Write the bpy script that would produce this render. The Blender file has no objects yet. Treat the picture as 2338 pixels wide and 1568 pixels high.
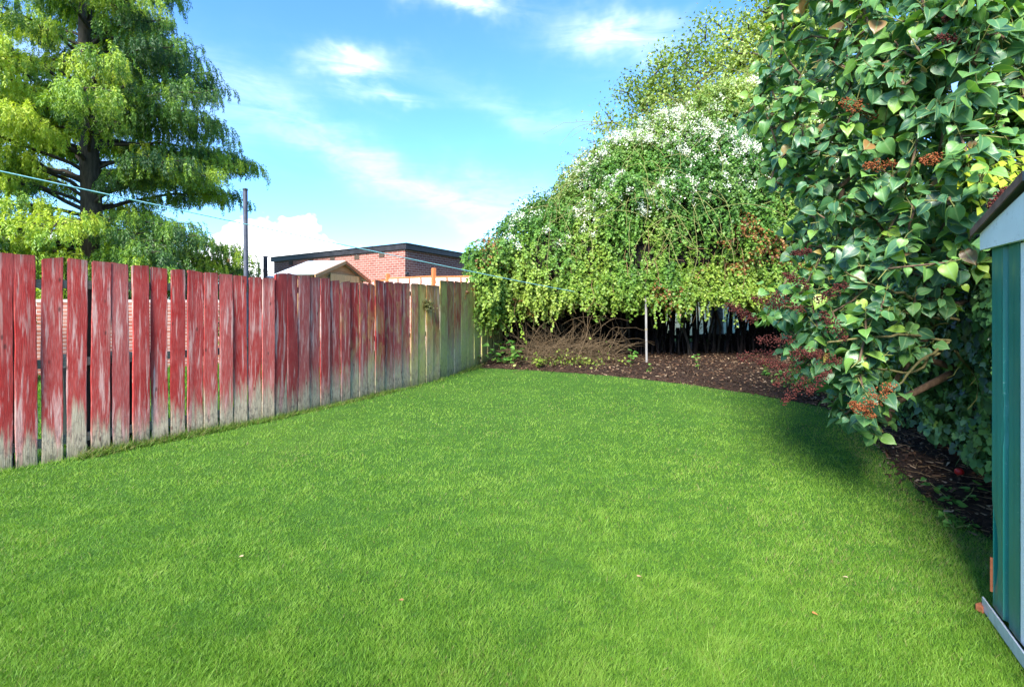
import bpy, bmesh, math, random
import numpy as np
from mathutils import Vector, Matrix

random.seed(7); rng = np.random.default_rng(7)
scene = bpy.context.scene
col = scene.collection

# ------------------------------------------------------------------ camera, sky, sun, exposure
F, CH, HY = 480.0, 1.38, 304.0          # focal length in pixels of a 1024 wide frame, eye height, horizon row
cam = bpy.data.cameras.new('camera'); camo = bpy.data.objects.new('camera', cam); col.objects.link(camo)
camo.location = (0, 0, CH); camo.rotation_euler = (math.pi/2, 0, 0)
cam.sensor_width = 36; cam.lens = F/1024*36; cam.shift_y = -(343-HY)/1024
cam.clip_start = 0.05; cam.clip_end = 2000
scene.camera = camo

SUN = Vector((-0.36, -0.80, 0.62)).normalized()
w = bpy.data.worlds.new('World'); scene.world = w; w.use_nodes = True
nt = w.node_tree; nt.nodes.clear()
def wn(t, **k):
    n = nt.nodes.new(t)
    for a, b in k.items(): setattr(n, a, b)
    return n
def wm(op, a, b=None, clamp=False):
    n = wn('ShaderNodeMath', operation=op, use_clamp=clamp)
    for i, v in enumerate((a, b)):
        if v is None: continue
        if isinstance(v, (int, float)): n.inputs[i].default_value = v
        else: nt.links.new(v, n.inputs[i])
    return n.outputs[0]
sky = wn('ShaderNodeTexSky', sky_type='NISHITA', sun_disc=False)
sky.sun_elevation = math.asin(SUN.z); sky.sun_rotation = math.atan2(SUN.x, SUN.y)
sky.air_density = 1.0; sky.dust_density = 0.6; sky.ozone_density = 2.0
tc = wn('ShaderNodeTexCoord'); sep = wn('ShaderNodeSeparateXYZ'); nt.links.new(tc.outputs['Generated'], sep.inputs[0])
az = wm('ARCTAN2', sep.outputs[0], sep.outputs[1]); el = wm('ARCSINE', sep.outputs[2])
def wnoise(sx, sy, sz, scale, detail, rough, dist=0.0, rot=0.0):
    m = wn('ShaderNodeMapping'); m.inputs['Scale'].default_value = (sx, sy, sz); m.inputs['Rotation'].default_value = (0, 0, rot)
    cmb = wn('ShaderNodeCombineXYZ'); nt.links.new(az, cmb.inputs[0]); nt.links.new(el, cmb.inputs[1])
    nt.links.new(cmb.outputs[0], m.inputs[0])
    n = wn('ShaderNodeTexNoise'); nt.links.new(m.outputs[0], n.inputs['Vector'])
    n.inputs['Scale'].default_value = scale; n.inputs['Detail'].default_value = detail
    n.inputs['Roughness'].default_value = rough; n.inputs['Distortion'].default_value = dist
    return n.outputs[0]
warp = wm('MULTIPLY', wm('SUBTRACT', wnoise(1, 1, 1, 7, 4, .6), .5), .16)
warp2 = wm('MULTIPLY', wm('SUBTRACT', wnoise(1, 1.3, 1, 6, 4, .6, 0, 1.0), .5), .14)
azw = wm('ADD', az, warp); elw = wm('ADD', el, warp2)
def blob(px, py, sa, se, ang, amp):
    """a soft cloud patch round the sky direction seen at px,py (photo, 2338 wide)"""
    u = (px/2.2832-512)/F; v = (HY-py/2.2832)/F
    a0 = math.atan(u); e0 = math.atan(v/math.hypot(1, u)); c, s = math.cos(ang), math.sin(ang)
    dx = wm('SUBTRACT', azw, a0); dy = wm('SUBTRACT', elw, e0)
    p = wm('DIVIDE', wm('ADD', wm('MULTIPLY', dx, c), wm('MULTIPLY', dy, s)), sa)
    q = wm('DIVIDE', wm('SUBTRACT', wm('MULTIPLY', dy, c), wm('MULTIPLY', dx, s)), se)
    r = wm('ADD', wm('MULTIPLY', p, p), wm('MULTIPLY', q, q))
    return wm('MULTIPLY', wm('EXPONENT', wm('MULTIPLY', r, -1.0)), amp)
cirrus = [(805, 145, .075, .024, .10, .8), (890, 218, .06, .016, -.05, .6), (1070, 8, .09, .02, -.1, .8),
          (1400, 85, .11, .032, -.1, .6), (880, 390, .34, .034, -.42, .27), (1120, 470, .2, .05, -.2, .3),
          (1200, 260, .2, .03, -.3, .15), (-500, 200, .4, .08, .2, .5), (3200, 100, .5, .07, -.2, .5)]
acc = None
for b in cirrus:
    g = blob(*b); acc = g if acc is None else wm('ADD', acc, g)
streak = wm('MULTIPLY', wm('SUBTRACT', wnoise(2.2, 9, 1, 2.6, 7, .62, .6, .22), .30), 2.6, True)
cir = wm('MULTIPLY', acc, wm('ADD', wm('MULTIPLY', streak, .85), .10), True)
cum = [(610, 545, .085, .05, 0, 1.5), (690, 585, .10, .035, 0, 1.3), (540, 610, .08, .035, 0, 1.2), (780, 605, .12, .012, 0, .8),
       (-300, 560, .3, .05, 0, 1.3), (2900, 560, .3, .06, 0, 1.3)]
acc2 = None
for b in cum:
    g = blob(*b); acc2 = g if acc2 is None else wm('ADD', acc2, g)
puff = wm('MULTIPLY', wm('SUBTRACT', wnoise(1, 1.4, 1, 14, 6, .55), .5), 1.1)
cumm = wm('MULTIPLY', wm('SUBTRACT', wm('ADD', acc2, puff), .55), 4.0, True)
cloud = wm('MAXIMUM', cir, cumm)
hs = wn('ShaderNodeHueSaturation'); hs.inputs['Saturation'].default_value = 1.12; hs.inputs['Value'].default_value = 1.0
nt.links.new(sky.outputs[0], hs.inputs['Color'])
tint = wn('ShaderNodeMix', data_type='RGBA', blend_type='MULTIPLY'); tint.inputs['Factor'].default_value = 1
nt.links.new(hs.outputs[0], tint.inputs['A']); tint.inputs['B'].default_value = (.62, .90, 1.22, 1)
mx = wn('ShaderNodeMix', data_type='RGBA'); nt.links.new(cloud, mx.inputs['Factor'])
nt.links.new(tint.outputs['Result'], mx.inputs['A']); mx.inputs['B'].default_value = (6.3, 6.5, 6.8, 1)
bg = wn('ShaderNodeBackground'); bg.inputs['Strength'].default_value = 0.11
nt.links.new(mx.outputs['Result'], bg.inputs['Color'])
wo = wn('ShaderNodeOutputWorld'); nt.links.new(bg.outputs[0], wo.inputs[0])

sl = bpy.data.lights.new('sun', 'SUN'); sl.energy = 3.7; sl.angle = math.radians(20); sl.color = (1, .94, .84)
so = bpy.data.objects.new('sun', sl); col.objects.link(so)
so.rotation_euler = SUN.to_track_quat('Z', 'Y').to_euler(); so.location = (0, 0, 20)
vs = scene.view_settings; vs.view_transform = 'Standard'; vs.look = 'None'; vs.gamma = 1; vs.exposure = 1.88
scene.render.engine = 'CYCLES'
scene.render.resolution_x = 1024; scene.render.resolution_y = 686
scene.cycles.max_bounces = 6; scene.cycles.transparent_max_bounces = 6

# ------------------------------------------------------------------ small helpers
S2 = 1/2.2832
def world(px, py, Y):                    # photo position (2338 wide) at a depth -> point in the garden
    return np.array([(px*S2-512)*Y/F, Y, CH+(HY-py*S2)*Y/F])
def tag(o, label=None, cat=None, group=None, kind=None):
    if label: o['label'] = label
    if cat: o['category'] = cat
    if group: o['group'] = group
    if kind: o['kind'] = kind
    return o
def empty(name, loc, label, cat, group=None):
    o = bpy.data.objects.new(name, None); col.objects.link(o); o.location = loc; o.empty_display_size = .2
    return tag(o, label, cat, group)
def link(name, me, mat=None, parent=None, loc=None):
    o = bpy.data.objects.new(name, me); col.objects.link(o)
    if mat: me.materials.append(mat)
    if parent is not None:
        o.parent = parent
        p = Vector((0, 0, 0)); q = parent
        while q is not None: p += q.location; q = q.parent
        if loc is None: o.location = -p                 # mesh written in world coordinates
        else: o.location = Vector(loc) - p
    elif loc is not None: o.location = loc
    return o
def np_mesh(name, V, T, k=3, attrs=None, smooth=False):
    me = bpy.data.meshes.new(name); V = np.asarray(V, np.float32); T = np.asarray(T, np.int32)
    me.vertices.add(len(V)); me.vertices.foreach_set('co', V.ravel())
    me.loops.add(T.size); me.loops.foreach_set('vertex_index', T.ravel())
    n = T.size//k; me.polygons.add(n)
    me.polygons.foreach_set('loop_start', np.arange(0, T.size, k, dtype=np.int32))
    me.polygons.foreach_set('loop_total', np.full(n, k, np.int32))
    if smooth: me.polygons.foreach_set('use_smooth', np.ones(n, bool))
    for a, v in (attrs or {}).items():
        v = np.asarray(v, np.float32)
        if v.ndim == 2:
            at = me.attributes.new(a, 'FLOAT_COLOR', 'POINT'); at.data.foreach_set('color', np.c_[v, np.ones(len(v))].astype(np.float32).ravel())
        else:
            at = me.attributes.new(a, 'FLOAT', 'POINT'); at.data.foreach_set('value', v)
    me.update(calc_edges=True); return me
def norm(v): return v/np.maximum(np.linalg.norm(v, axis=-1, keepdims=True), 1e-9)
def scatter(name, tv, tf, P, A, N, S, C, tattr=None, smooth=True):
    """copies of a small leaf shape (x across, y along, z out) merged into one mesh"""
    A = norm(A); X = norm(np.cross(A, N)); N = np.cross(X, A)
    tv = np.asarray(tv, np.float32); n, k = len(P), len(tv)
    S = np.asarray(S, np.float32)
    if S.ndim == 1: S = np.c_[S, S, S]
    V = (P[:, None] + tv[None, :, 0, None]*(X*S[:, :1])[:, None] + tv[None, :, 1, None]*(A*S[:, 1:2])[:, None]
         + tv[None, :, 2, None]*(N*S[:, 2:3])[:, None]).reshape(-1, 3)
    tf = np.asarray(tf, np.int32); T = (tf[None]+(np.arange(n)*k)[:, None, None]).reshape(-1, tf.shape[1])
    at = {'Col': np.repeat(C, k, axis=0)}
    if tattr is not None:
        for a, v in tattr.items(): at[a] = np.tile(v, n)
    return np_mesh(name, V, T, tf.shape[1], at, smooth)
_perm = rng.random((64, 64, 64)).astype(np.float32)
def vn(P, s):                            # value noise 0..1
    P = np.asarray(P)*s+31.7; i = np.floor(P).astype(int); f = P-i; f = f*f*(3-2*f); i &= 63; j = (i+1) & 63
    g = lambda a, b, c: _perm[a, b, c]
    x0, y0, z0 = i.T; x1, y1, z1 = j.T; fx, fy, fz = f.T
    a = g(x0, y0, z0)*(1-fx)+g(x1, y0, z0)*fx; b = g(x0, y1, z0)*(1-fx)+g(x1, y1, z0)*fx
    c = g(x0, y0, z1)*(1-fx)+g(x1, y0, z1)*fx; d = g(x0, y1, z1)*(1-fx)+g(x1, y1, z1)*fx
    return (a*(1-fy)+b*fy)*(1-fz)+(c*(1-fy)+d*fy)*fz
def fbm(P, s): return (vn(P, s)+.5*vn(P, s*2.1)+.25*vn(P, s*4.3))/1.75
def rdir(n): return norm(rng.normal(size=(n, 3)))
def pick(palette, t):                    # colour ramp, t 0..1
    p = np.asarray(palette, float); x = np.clip(t, 0, .9999)*(len(p)-1); i = x.astype(int); f = (x-i)[:, None]
    return p[i]*(1-f)+p[i+1]*f
def tubes(name, segs, mat, parent, sides=6, smooth=True):
    """segs: (p0, p1, r0, r1) tapered pieces merged into one mesh"""
    segs = [s for s in segs]; P0 = np.array([s[0] for s in segs], float); P1 = np.array([s[1] for s in segs], float)
    r0 = np.array([s[2] for s in segs]); r1 = np.array([s[3] for s in segs])
    D = norm(P1-P0); ref = np.where(np.abs(D[:, 2:3]) > .9, np.array([[1., 0, 0]]), np.array([[0, 0, 1.]]))
    X = norm(np.cross(D, ref)); Yv = np.cross(D, X); a = np.arange(sides)*2*math.pi/sides
    ring = np.cos(a)[None, :, None]*X[:, None]+np.sin(a)[None, :, None]*Yv[:, None]
    V = np.concatenate([P0[:, None]+ring*r0[:, None, None], P1[:, None]+ring*r1[:, None, None]], 1).reshape(-1, 3)
    i = np.arange(sides); j = (i+1) % sides; q = np.stack([i, j, j+sides, i+sides], 1)
    T = (q[None]+(np.arange(len(segs))*2*sides)[:, None, None]).reshape(-1, 4)
    return link(name, np_mesh(name, V, T, 4, None, smooth), mat, parent)
def path_segs(pts, r0, r1):
    n = len(pts)-1; return [(pts[i], pts[i+1], r0+(r1-r0)*i/n, r0+(r1-r0)*(i+1)/n) for i in range(n)]
def box(bm, c, s, rz=0.0, rx=0.0, ry=0.0):
    m = Matrix.Translation(c) @ Matrix.Rotation(rz, 4, 'Z') @ Matrix.Rotation(ry, 4, 'Y') @ Matrix.Rotation(rx, 4, 'X') @ Matrix.Diagonal((s[0], s[1], s[2], 1))
    bmesh.ops.create_cube(bm, size=1, matrix=m)
def bm_obj(name, bm, mat, parent=None, loc=None, bevel=0):
    if bevel:
        bmesh.ops.bevel(bm, geom=bm.edges[:], offset=bevel, segments=1, affect='EDGES')
    bm.normal_update(); me = bpy.data.meshes.new(name); bm.to_mesh(me); bm.free()
    return link(name, me, mat, parent, loc)

# ------------------------------------------------------------------ materials
class M:
    def __init__(s, name):
        s.m = bpy.data.materials.new(name); s.m.use_nodes = True; s.t = s.m.node_tree; s.t.nodes.clear()
        s.out = s.n('ShaderNodeOutputMaterial'); s.tc = s.n('ShaderNodeTexCoord')
    def n(s, t, **k):
        n = s.t.nodes.new(t)
        for a, b in k.items(): setattr(n, a, b)
        return n
    def put(s, v, sock):
        if isinstance(v, bpy.types.NodeSocket): s.t.links.new(v, sock)
        elif isinstance(v, tuple) and len(v) == 3 and sock.type == 'RGBA': sock.default_value = (*v, 1)
        else: sock.default_value = v
    def noise(s, scale, detail=5, rough=.55, stretch=(1, 1, 1), vec=None, dist=0):
        mp = s.n('ShaderNodeMapping'); mp.inputs['Scale'].default_value = stretch
        s.put(vec or s.tc.outputs['Object'], mp.inputs[0])
        n = s.n('ShaderNodeTexNoise'); s.put(mp.outputs[0], n.inputs['Vector']); n.inputs['Scale'].default_value = scale
        n.inputs['Detail'].default_value = detail; n.inputs['Roughness'].default_value = rough; n.inputs['Distortion'].default_value = dist
        return n.outputs[0]
    def math(s, op, a, b=0.0, clamp=False):
        n = s.n('ShaderNodeMath', operation=op, use_clamp=clamp); s.put(a, n.inputs[0]); s.put(b, n.inputs[1]); return n.outputs[0]
    def rng(s, v, a, b, c=0., d=1.):
        n = s.n('ShaderNodeMapRange'); s.put(v, n.inputs[0])
        for i, x in enumerate((a, b, c, d)): s.put(x, n.inputs[i+1])
        return n.outputs[0]
    def mix(s, f, a, b, mode='MIX'):
        n = s.n('ShaderNodeMix', data_type='RGBA', blend_type=mode); s.put(f, n.inputs['Factor']); s.put(a, n.inputs['A']); s.put(b, n.inputs['B'])
        return n.outputs['Result']
    def attr(s, name, fac=True):
        n = s.n('ShaderNodeAttribute', attribute_name=name); return n.outputs['Fac'] if fac else n.outputs['Color']
    def bsdf(s, colr, rough=.7, bump=None, bs=.3, bd=.01, metal=0, spec=.5, transl=None, tw=.35):
        p = s.n('ShaderNodeBsdfPrincipled'); s.put(colr, p.inputs['Base Color']); s.put(rough, p.inputs['Roughness'])
        s.put(metal, p.inputs['Metallic']); s.put(spec, p.inputs['Specular IOR Level'])
        if bump is not None:
            b = s.n('ShaderNodeBump'); b.inputs['Strength'].default_value = bs; b.inputs['Distance'].default_value = bd
            s.put(bump, b.inputs['Height']); s.put(b.outputs[0], p.inputs['Normal'])
        o = p.outputs[0]
        if transl is not None:
            tr = s.n('ShaderNodeBsdfTranslucent'); s.put(transl, tr.inputs[0]); mxs = s.n('ShaderNodeMixShader')
            s.put(tw, mxs.inputs[0]); s.put(o, mxs.inputs[1]); s.put(tr.outputs[0], mxs.inputs[2]); o = mxs.outputs[0]
        s.put(o, s.out.inputs[0]); return s.m
def leaf_mat(name, rough=.5, tw=.35, tcol=(1.35, 1.3, .35), spec=.4, gain=1.0):
    m = M(name); c = m.attr('Col', False); c2 = m.mix(1.0, c, (gain, gain, gain), 'MULTIPLY')
    return m.bsdf(c2, rough, spec=spec, transl=m.mix(1.0, c2, tcol, 'MULTIPLY'), tw=tw)
mat_leaf = leaf_mat('foliage')
mat_grassblade = leaf_mat('grass_blade', .55, .38, (1.2, 1.25, .4), .3)
mat_petal = leaf_mat('petal', .7, .4, (1, 1, .9), .2)
mat_dry = leaf_mat('dry_bits', .85, .1, (1, .9, .8), .15)
def mk_bark(name, a, b, sc=14):
    m = M(name); n = m.noise(sc, 6, .65, (1, 1, .2)); return m.bsdf(m.mix(m.rng(n, .3, .7), a, b), .9, n, .8, .02, spec=.2)
mat_bark = mk_bark('dark_bark', (.022, .018, .014), (.085, .07, .055))
mat_twig = mk_bark('brown_twig', (.05, .035, .02), (.16, .11, .06), 30)
mat_drystem = mk_bark('dry_stem', (.14, .075, .035), (.36, .24, .12), 30)
mat_greenstem = mk_bark('green_stem', (.12, .13, .035), (.26, .26, .09), 30)
mat_pinkstem = mk_bark('lilac_bark', (.05, .035, .025), (.17, .11, .07), 25)

# lilac leaf: pale midrib, and backlit glow painted along the rim
m = M('lilac_leaf'); c = m.attr('Col', False); e = m.attr('edge'); v = m.attr('rib')
vein = m.math('MULTIPLY', m.rng(v, .86, 1.0), .65)
c2 = m.mix(vein, c, (.22, .34, .13)); c2 = m.mix(m.math('MULTIPLY', m.rng(e, .88, 1.0), .55), c2, (.24, .36, .07))
n1 = m.noise(60, 3)
m.bsdf(c2, m.rng(n1, .3, .7, .34, .52), n1, .25, .004, spec=.55, transl=m.mix(1., c2, (1.5, 1.5, .3), 'MULTIPLY'), tw=.3); mat_lilac = m.m

# lawn soil / far grass
m = M('lawn_ground'); n1 = m.noise(2.2, 6, .6); n2 = m.noise(55, 4, .7); n3 = m.noise(.5, 3)
a = m.mix(m.rng(n1, .3, .7), (.045, .13, .013), (.075, .20, .02)); a = m.mix(m.rng(n2, .25, .8), (.03, .065, .012), a)
a = m.mix(m.math('MULTIPLY', m.rng(n3, .5, .8), .5), a, (.12, .2, .03))
m.bsdf(a, .9, n2, .6, .02, spec=.15); mat_lawn = m.m
m = M('mulch'); n1 = m.noise(28, 8, .75, (1, 1, 1)); n2 = m.noise(3, 4); n3 = m.noise(90, 3, .6, (1, .4, 1))
a = m.mix(m.rng(n1, .35, .68), (.009, .006, .004), (.075, .042, .026)); a = m.mix(m.math('MULTIPLY', m.rng(n3, .6, .75), .5), a, (.25, .16, .1))
a = m.mix(m.math('MULTIPLY', m.rng(n2, .45, .7), .35), a, (.03, .02, .016)); m.bsdf(a, .95, n1, 1, .03, spec=.15); mat_mulch = m.m

# weathered red stained boards: hh height along board, gg algae, rr random, ww fade
m = M('red_board'); hh, gg, rr, ww = m.attr('hh'), m.attr('gg'), m.attr('rr'), m.attr('ww')
cmb = m.n('ShaderNodeCombineXYZ'); m.put(m.math('ADD', m.attr('bx'), m.math('MULTIPLY', rr, 37.)), cmb.inputs[0]); m.put(m.math('MULTIPLY', hh, 1.7), cmb.inputs[1]); m.put(m.math('MULTIPLY', rr, 91.), cmb.inputs[2])
V = cmb.outputs[0]
s1 = m.noise(9, 6, .6, (2.8, .17, 1), V, .25); s2 = m.noise(30, 5, .65, (4.5, .35, 1), V); blot = m.noise(3.2, 4, .6, (2.4, 1., 1), V, .8)
grain = m.noise(75, 4, .6, (4, .12, 1), V, .3)
red = m.mix(m.rng(blot, .38, .62), (.36, .016, .012), (.43, .055, .045)); red = m.mix(m.math('MULTIPLY', m.rng(rr, .3, 1), .55), red, (.24, .028, .03))
faded = m.mix(m.rng(s2, .3, .7), (.60, .28, .24), (.66, .46, .39))
f = m.math('ADD', m.math('ADD', m.rng(s1, .53, .64), m.math('MULTIPLY', m.rng(s2, .45, .75), .35)), m.math('MULTIPLY', m.math('SUBTRACT', ww, .5), .8), True)
c = m.mix(m.math('MULTIPLY', f, .80), red, faded)
wood = m.mix(m.rng(s2, .3, .7), (.33, .25, .16), (.56, .46, .32))
bot = m.rng(m.math('ADD', m.math('ADD', hh, m.math('MULTIPLY', m.math('SUBTRACT', rr, .4), .16)), m.math('MULTIPLY', m.math('SUBTRACT', s1, .5), .75)), m.math('ADD', m.math('MULTIPLY', gg, .55), .26), m.math('ADD', m.math('MULTIPLY', gg, .25), .10))
c = m.mix(bot, c, wood)
strk = m.rng(m.noise(7, 3, .5, (4.5, .22, 1), V, .3), .60, .68); c = m.mix(m.math('MULTIPLY', strk, m.math('MULTIPLY', m.rng(hh, .4, .9), .6)), c, (.56, .42, .34))
alg = m.math('MULTIPLY', m.rng(m.math('ADD', gg, m.math('MULTIPLY', m.math('SUBTRACT', blot, .5), 1.2)), .25, .95), .85)
c = m.mix(alg, c, m.mix(m.rng(s2, .3, .7), (.38, .35, .055), (.66, .60, .16)))
dk = m.math('MULTIPLY', m.rng(m.math('ADD', hh, m.math('MULTIPLY', m.math('SUBTRACT', s1, .5), .22)), .93, 1.03), m.math('ADD', m.math('MULTIPLY', gg, .4), .6), True); c = m.mix(dk, c, (.05, .028, .022))
c = m.mix(m.math('MULTIPLY', m.math('MULTIPLY', m.rng(m.noise(14, 6, .7, (2.5, 1.1, 1), V, .4), .48, .62), m.rng(hh, .24, .05)), .75), c, (.07, .055, .05))
base = m.rng(m.math('ADD', hh, m.math('MULTIPLY', m.math('SUBTRACT', s2, .5), .12)), .075, .01); c = m.mix(m.math('MULTIPLY', base, .6), c, (.10, .12, .04))
c = m.mix(m.math('MULTIPLY', m.rng(grain, .48, .72), .5), c, (.09, .04, .035))
kn = m.n('ShaderNodeTexVoronoi'); kn.inputs['Scale'].default_value = 3.0; mpk = m.n('ShaderNodeMapping'); mpk.inputs['Scale'].default_value = (3.0, 1.2, 1); m.put(V, mpk.inputs[0]); m.put(mpk.outputs[0], kn.inputs['Vector'])
c = m.mix(m.math('MULTIPLY', m.rng(kn.outputs['Distance'], .11, .05), .75), c, (.07, .02, .015))
m.bsdf(c, .72, m.math('ADD', grain, m.math('MULTIPLY', s2, .7)), .55, .006, spec=.3); mat_board = m.m

def simple(name, a, b, sc=20, rough=.8, st=(1, 1, 1), bs=.4, metal=0, spec=.3, lo=.3, hi=.7):
    m = M(name); n = m.noise(sc, 6, .6, st); return m.bsdf(m.mix(m.rng(n, lo, hi), a, b), rough, n, bs, .008, metal, spec)
mat_rail = simple('grey_rail', (.14, .12, .08), (.30, .27, .19), 12, .85, (1, 1, 6))
mat_post_dark = simple('old_post', (.03, .022, .018), (.10, .07, .05), 10, .9, (3, 3, .4))
mat_shade = simple('shade_dark', (.006, .005, .006), (.022, .017, .016), 12, .95, (4, 4, .5), spec=.1)  # near-black colour paints the hollow's shade on palings, stems and inner sheet
mat_black = simple('black_fascia', (.012, .012, .015), (.035, .035, .042), 6, .5)
mat_roof = simple('felt', (.08, .08, .085), (.14, .14, .15), 8, .9)
mat_paleroof = simple('silvery_felt', (.42, .47, .52), (.62, .67, .72), 7, .45, (1, 5, 1))
mat_wood = simple('cladding', (.30, .17, .075), (.46, .28, .13), 8, .75, (1, 1, 9))
mat_newwood = simple('pale_boards', (.46, .29, .12), (.62, .42, .19), 9, .7, (9, 9, .6))
mat_orangepost = simple('orange_post', (.36, .10, .03), (.48, .17, .06), 12, .7, (4, 4, .5))
mat_pinkpanel = simple('pink_panel', (.62, .38, .32), (.78, .58, .52), 6, .8, (1, 1, 8))
mat_pole = simple('steel_pole', (.035, .04, .055), (.08, .085, .11), 12, .6)
mat_galv = simple('galvanised', (.45, .47, .5), (.66, .68, .7), 25, .4, metal=.3)
mat_polewhite = simple('pale_pole', (.16, .15, .14), (.26, .25, .24), 9, .6, (3, 3, .6))
mat_cord = simple('cord', (.22, .60, .58), (.50, .78, .76), 40, .5)
mat_rust = simple('rust', (.22, .06, .025), (.34, .12, .05), 40, .9)
mat_trim = simple('trim', (.10, .055, .04), (.24, .13, .09), 14, .8)
mat_bin = simple('dark_plastic', (.012, .013, .016), (.03, .03, .035), 9, .5)
mat_pale = simple('render', (.26, .31, .22), (.42, .47, .36), 4, .9)
m = M('green_paint'); n1 = m.noise(3, 5, .6, (1, 1, .35)); n2 = m.noise(70, 3)
c = m.mix(m.rng(n1, .35, .7), (.006, .150, .115), (.016, .205, .165)); c = m.mix(m.math('MULTIPLY', m.rng(n2, .66, .78), .5), c, (.25, .42, .36))
sp = m.n('ShaderNodeSeparateXYZ'); m.put(m.tc.outputs['Object'], sp.inputs[0])
c = m.mix(m.math('MULTIPLY', m.rng(m.math('ADD', sp.outputs[2], m.math('MULTIPLY', n1, .3)), .42, .12), .35), c, (.12, .22, .15))
m.bsdf(c, m.rng(n1, .3, .7, .32, .5), n1, .12, .02, spec=.5); mat_green = m.m
m = M('cream_paint'); n1 = m.noise(5, 5, .6); n2 = m.noise(18, 5, .7)
c = m.mix(m.rng(n1, .35, .7), (.78, .76, .70), (.86, .85, .80)); c = m.mix(m.math('MULTIPLY', m.rng(n2, .58, .74), .6), c, (.3, .22, .15))
m.bsdf(c, .5, n2, .15, .004); mat_cream = m.m

def brick_mat(name, c1, c2, mort):
    m = M(name); sp = m.n('ShaderNodeSeparateXYZ'); m.put(m.tc.outputs['Object'], sp.inputs[0])
    cb = m.n('ShaderNodeCombineXYZ'); m.put(sp.outputs[0], cb.inputs[0]); m.put(sp.outputs[2], cb.inputs[1])
    b = m.n('ShaderNodeTexBrick'); m.put(cb.outputs[0], b.inputs['Vector']); b.inputs['Scale'].default_value = 1
    b.inputs['Brick Width'].default_value = .225; b.inputs['Row Height'].default_value = .075; b.inputs['Mortar Size'].default_value = .0075
    b.inputs['Mortar Smooth'].default_value = .3; b.inputs['Bias'].default_value = 0
    m.put(c1, b.inputs['Color1']); m.put(c2, b.inputs['Color2']); m.put(mort, b.inputs['Mortar'])
    n1 = m.noise(9, 6, .65); n2 = m.noise(1.2, 4)
    c = m.mix(m.math('MULTIPLY', m.rng(n1, .35, .75), .45), b.outputs['Color'], (.12, .05, .04)); c = m.mix(m.math('MULTIPLY', m.rng(n2, .45, .75), .3), c, (.34, .2, .17))
    m.bsdf(c, .9, m.math('ADD', m.math('MULTIPLY', b.outputs['Fac'], -1.), m.math('MULTIPLY', n1, .4)), .5, .01, spec=.2); return m.m
mat_brick = brick_mat('red_brick', (.20, .060, .046), (.29, .11, .085), (.46, .38, .33))
mat_brick2 = brick_mat('orange_brick', (.42, .13, .08), (.58, .26, .19), (.70, .58, .52))

# ------------------------------------------------------------------ setting: ground, bed, lawn grass
FENCE = np.array([(-6.35, 1.12), (-4.22, 3.96), (-3.55, 4.85), (-2.89, 5.76), (-2.12, 7.2), (-1.36, 8.75), (-.80, 10.5), (-.27, 12.6)])
EDGE = np.array([(-.72, 10.45), (0.2, 10.15), (1.15, 9.7), (2.63, 8.7), (3.64, 7.5), (4.18, 6.5), (4.05, 5.6), (3.55, 4.65), (3.15, 3.95), (2.93, 3.42), (2.85, 3.05), (2.75, 2.6), (2.5, 2.1)])
def inside(P, poly):
    x, y = P[:, 0], P[:, 1]; r = np.zeros(len(P), bool); n = len(poly)
    for i in range(n):
        x0, y0 = poly[i]; x1, y1 = poly[(i+1) % n]
        k = ((y0 > y) != (y1 > y)) & (x < (x1-x0)*(y-y0)/(y1-y0+1e-12)+x0); r ^= k
    return r
def pdist(P, line):
    d = np.full(len(P), 1e9)
    for a, b in zip(line[:-1], line[1:]):
        ab = b-a; t = np.clip(((P[:, :2]-a)@ab)/(ab@ab), 0, 1); d = np.minimum(d, np.linalg.norm(P[:, :2]-a-t[:, None]*ab, axis=1))
    return d
LAWN = np.vstack([FENCE[:-1], EDGE, [(1.3, .55), (1.0, -2.5), (-8.0, -2.5)]])
def grid(name, xs, ys, zf, mat, kind='structure'):
    X, Y = np.meshgrid(xs, ys); P = np.c_[X.ravel(), Y.ravel(), np.zeros(X.size)]; P[:, 2] = zf(P)
    nx, ny = len(xs), len(ys); i = (np.arange(ny-1)[:, None]*nx+np.arange(nx-1)[None]).ravel()
    o = link(name, np_mesh(name, P, np.stack([i, i+1, i+nx+1, i+nx], 1), 4, None, True), mat); o['kind'] = kind; return o
def axis(a, b, fine0, fine1, st): return np.r_[np.linspace(a, fine0, 12)[:-1], np.arange(fine0, fine1, st), np.linspace(fine1, b, 12)]
grid('lawn', axis(-600, 600, -14, 12, .2), axis(-200, 900, -3, 26, .2), lambda P: (fbm(P, 1.3)-.5)*.03*(np.abs(P[:, 0]) < 30), mat_lawn)
BED = np.vstack([EDGE, [(2.4, 1.9), (12, -1), (12, 17.5), (-.6, 17.5), (-.9, 11)]])
def bedz(P):
    d = pdist(P, EDGE)*np.where(inside(P, BED), 1, -1)
    return np.clip((d-.02)*.28, -.12, .045)+(fbm(P, 3.0)-.45)*.05*np.clip(d*4, 0, 1)+(vn(P, 14)-.5)*.02
grid('planting_bed', np.arange(-1.6, 12, .07), np.arange(1.5, 17.5, .07), bedz, mat_mulch)

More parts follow.
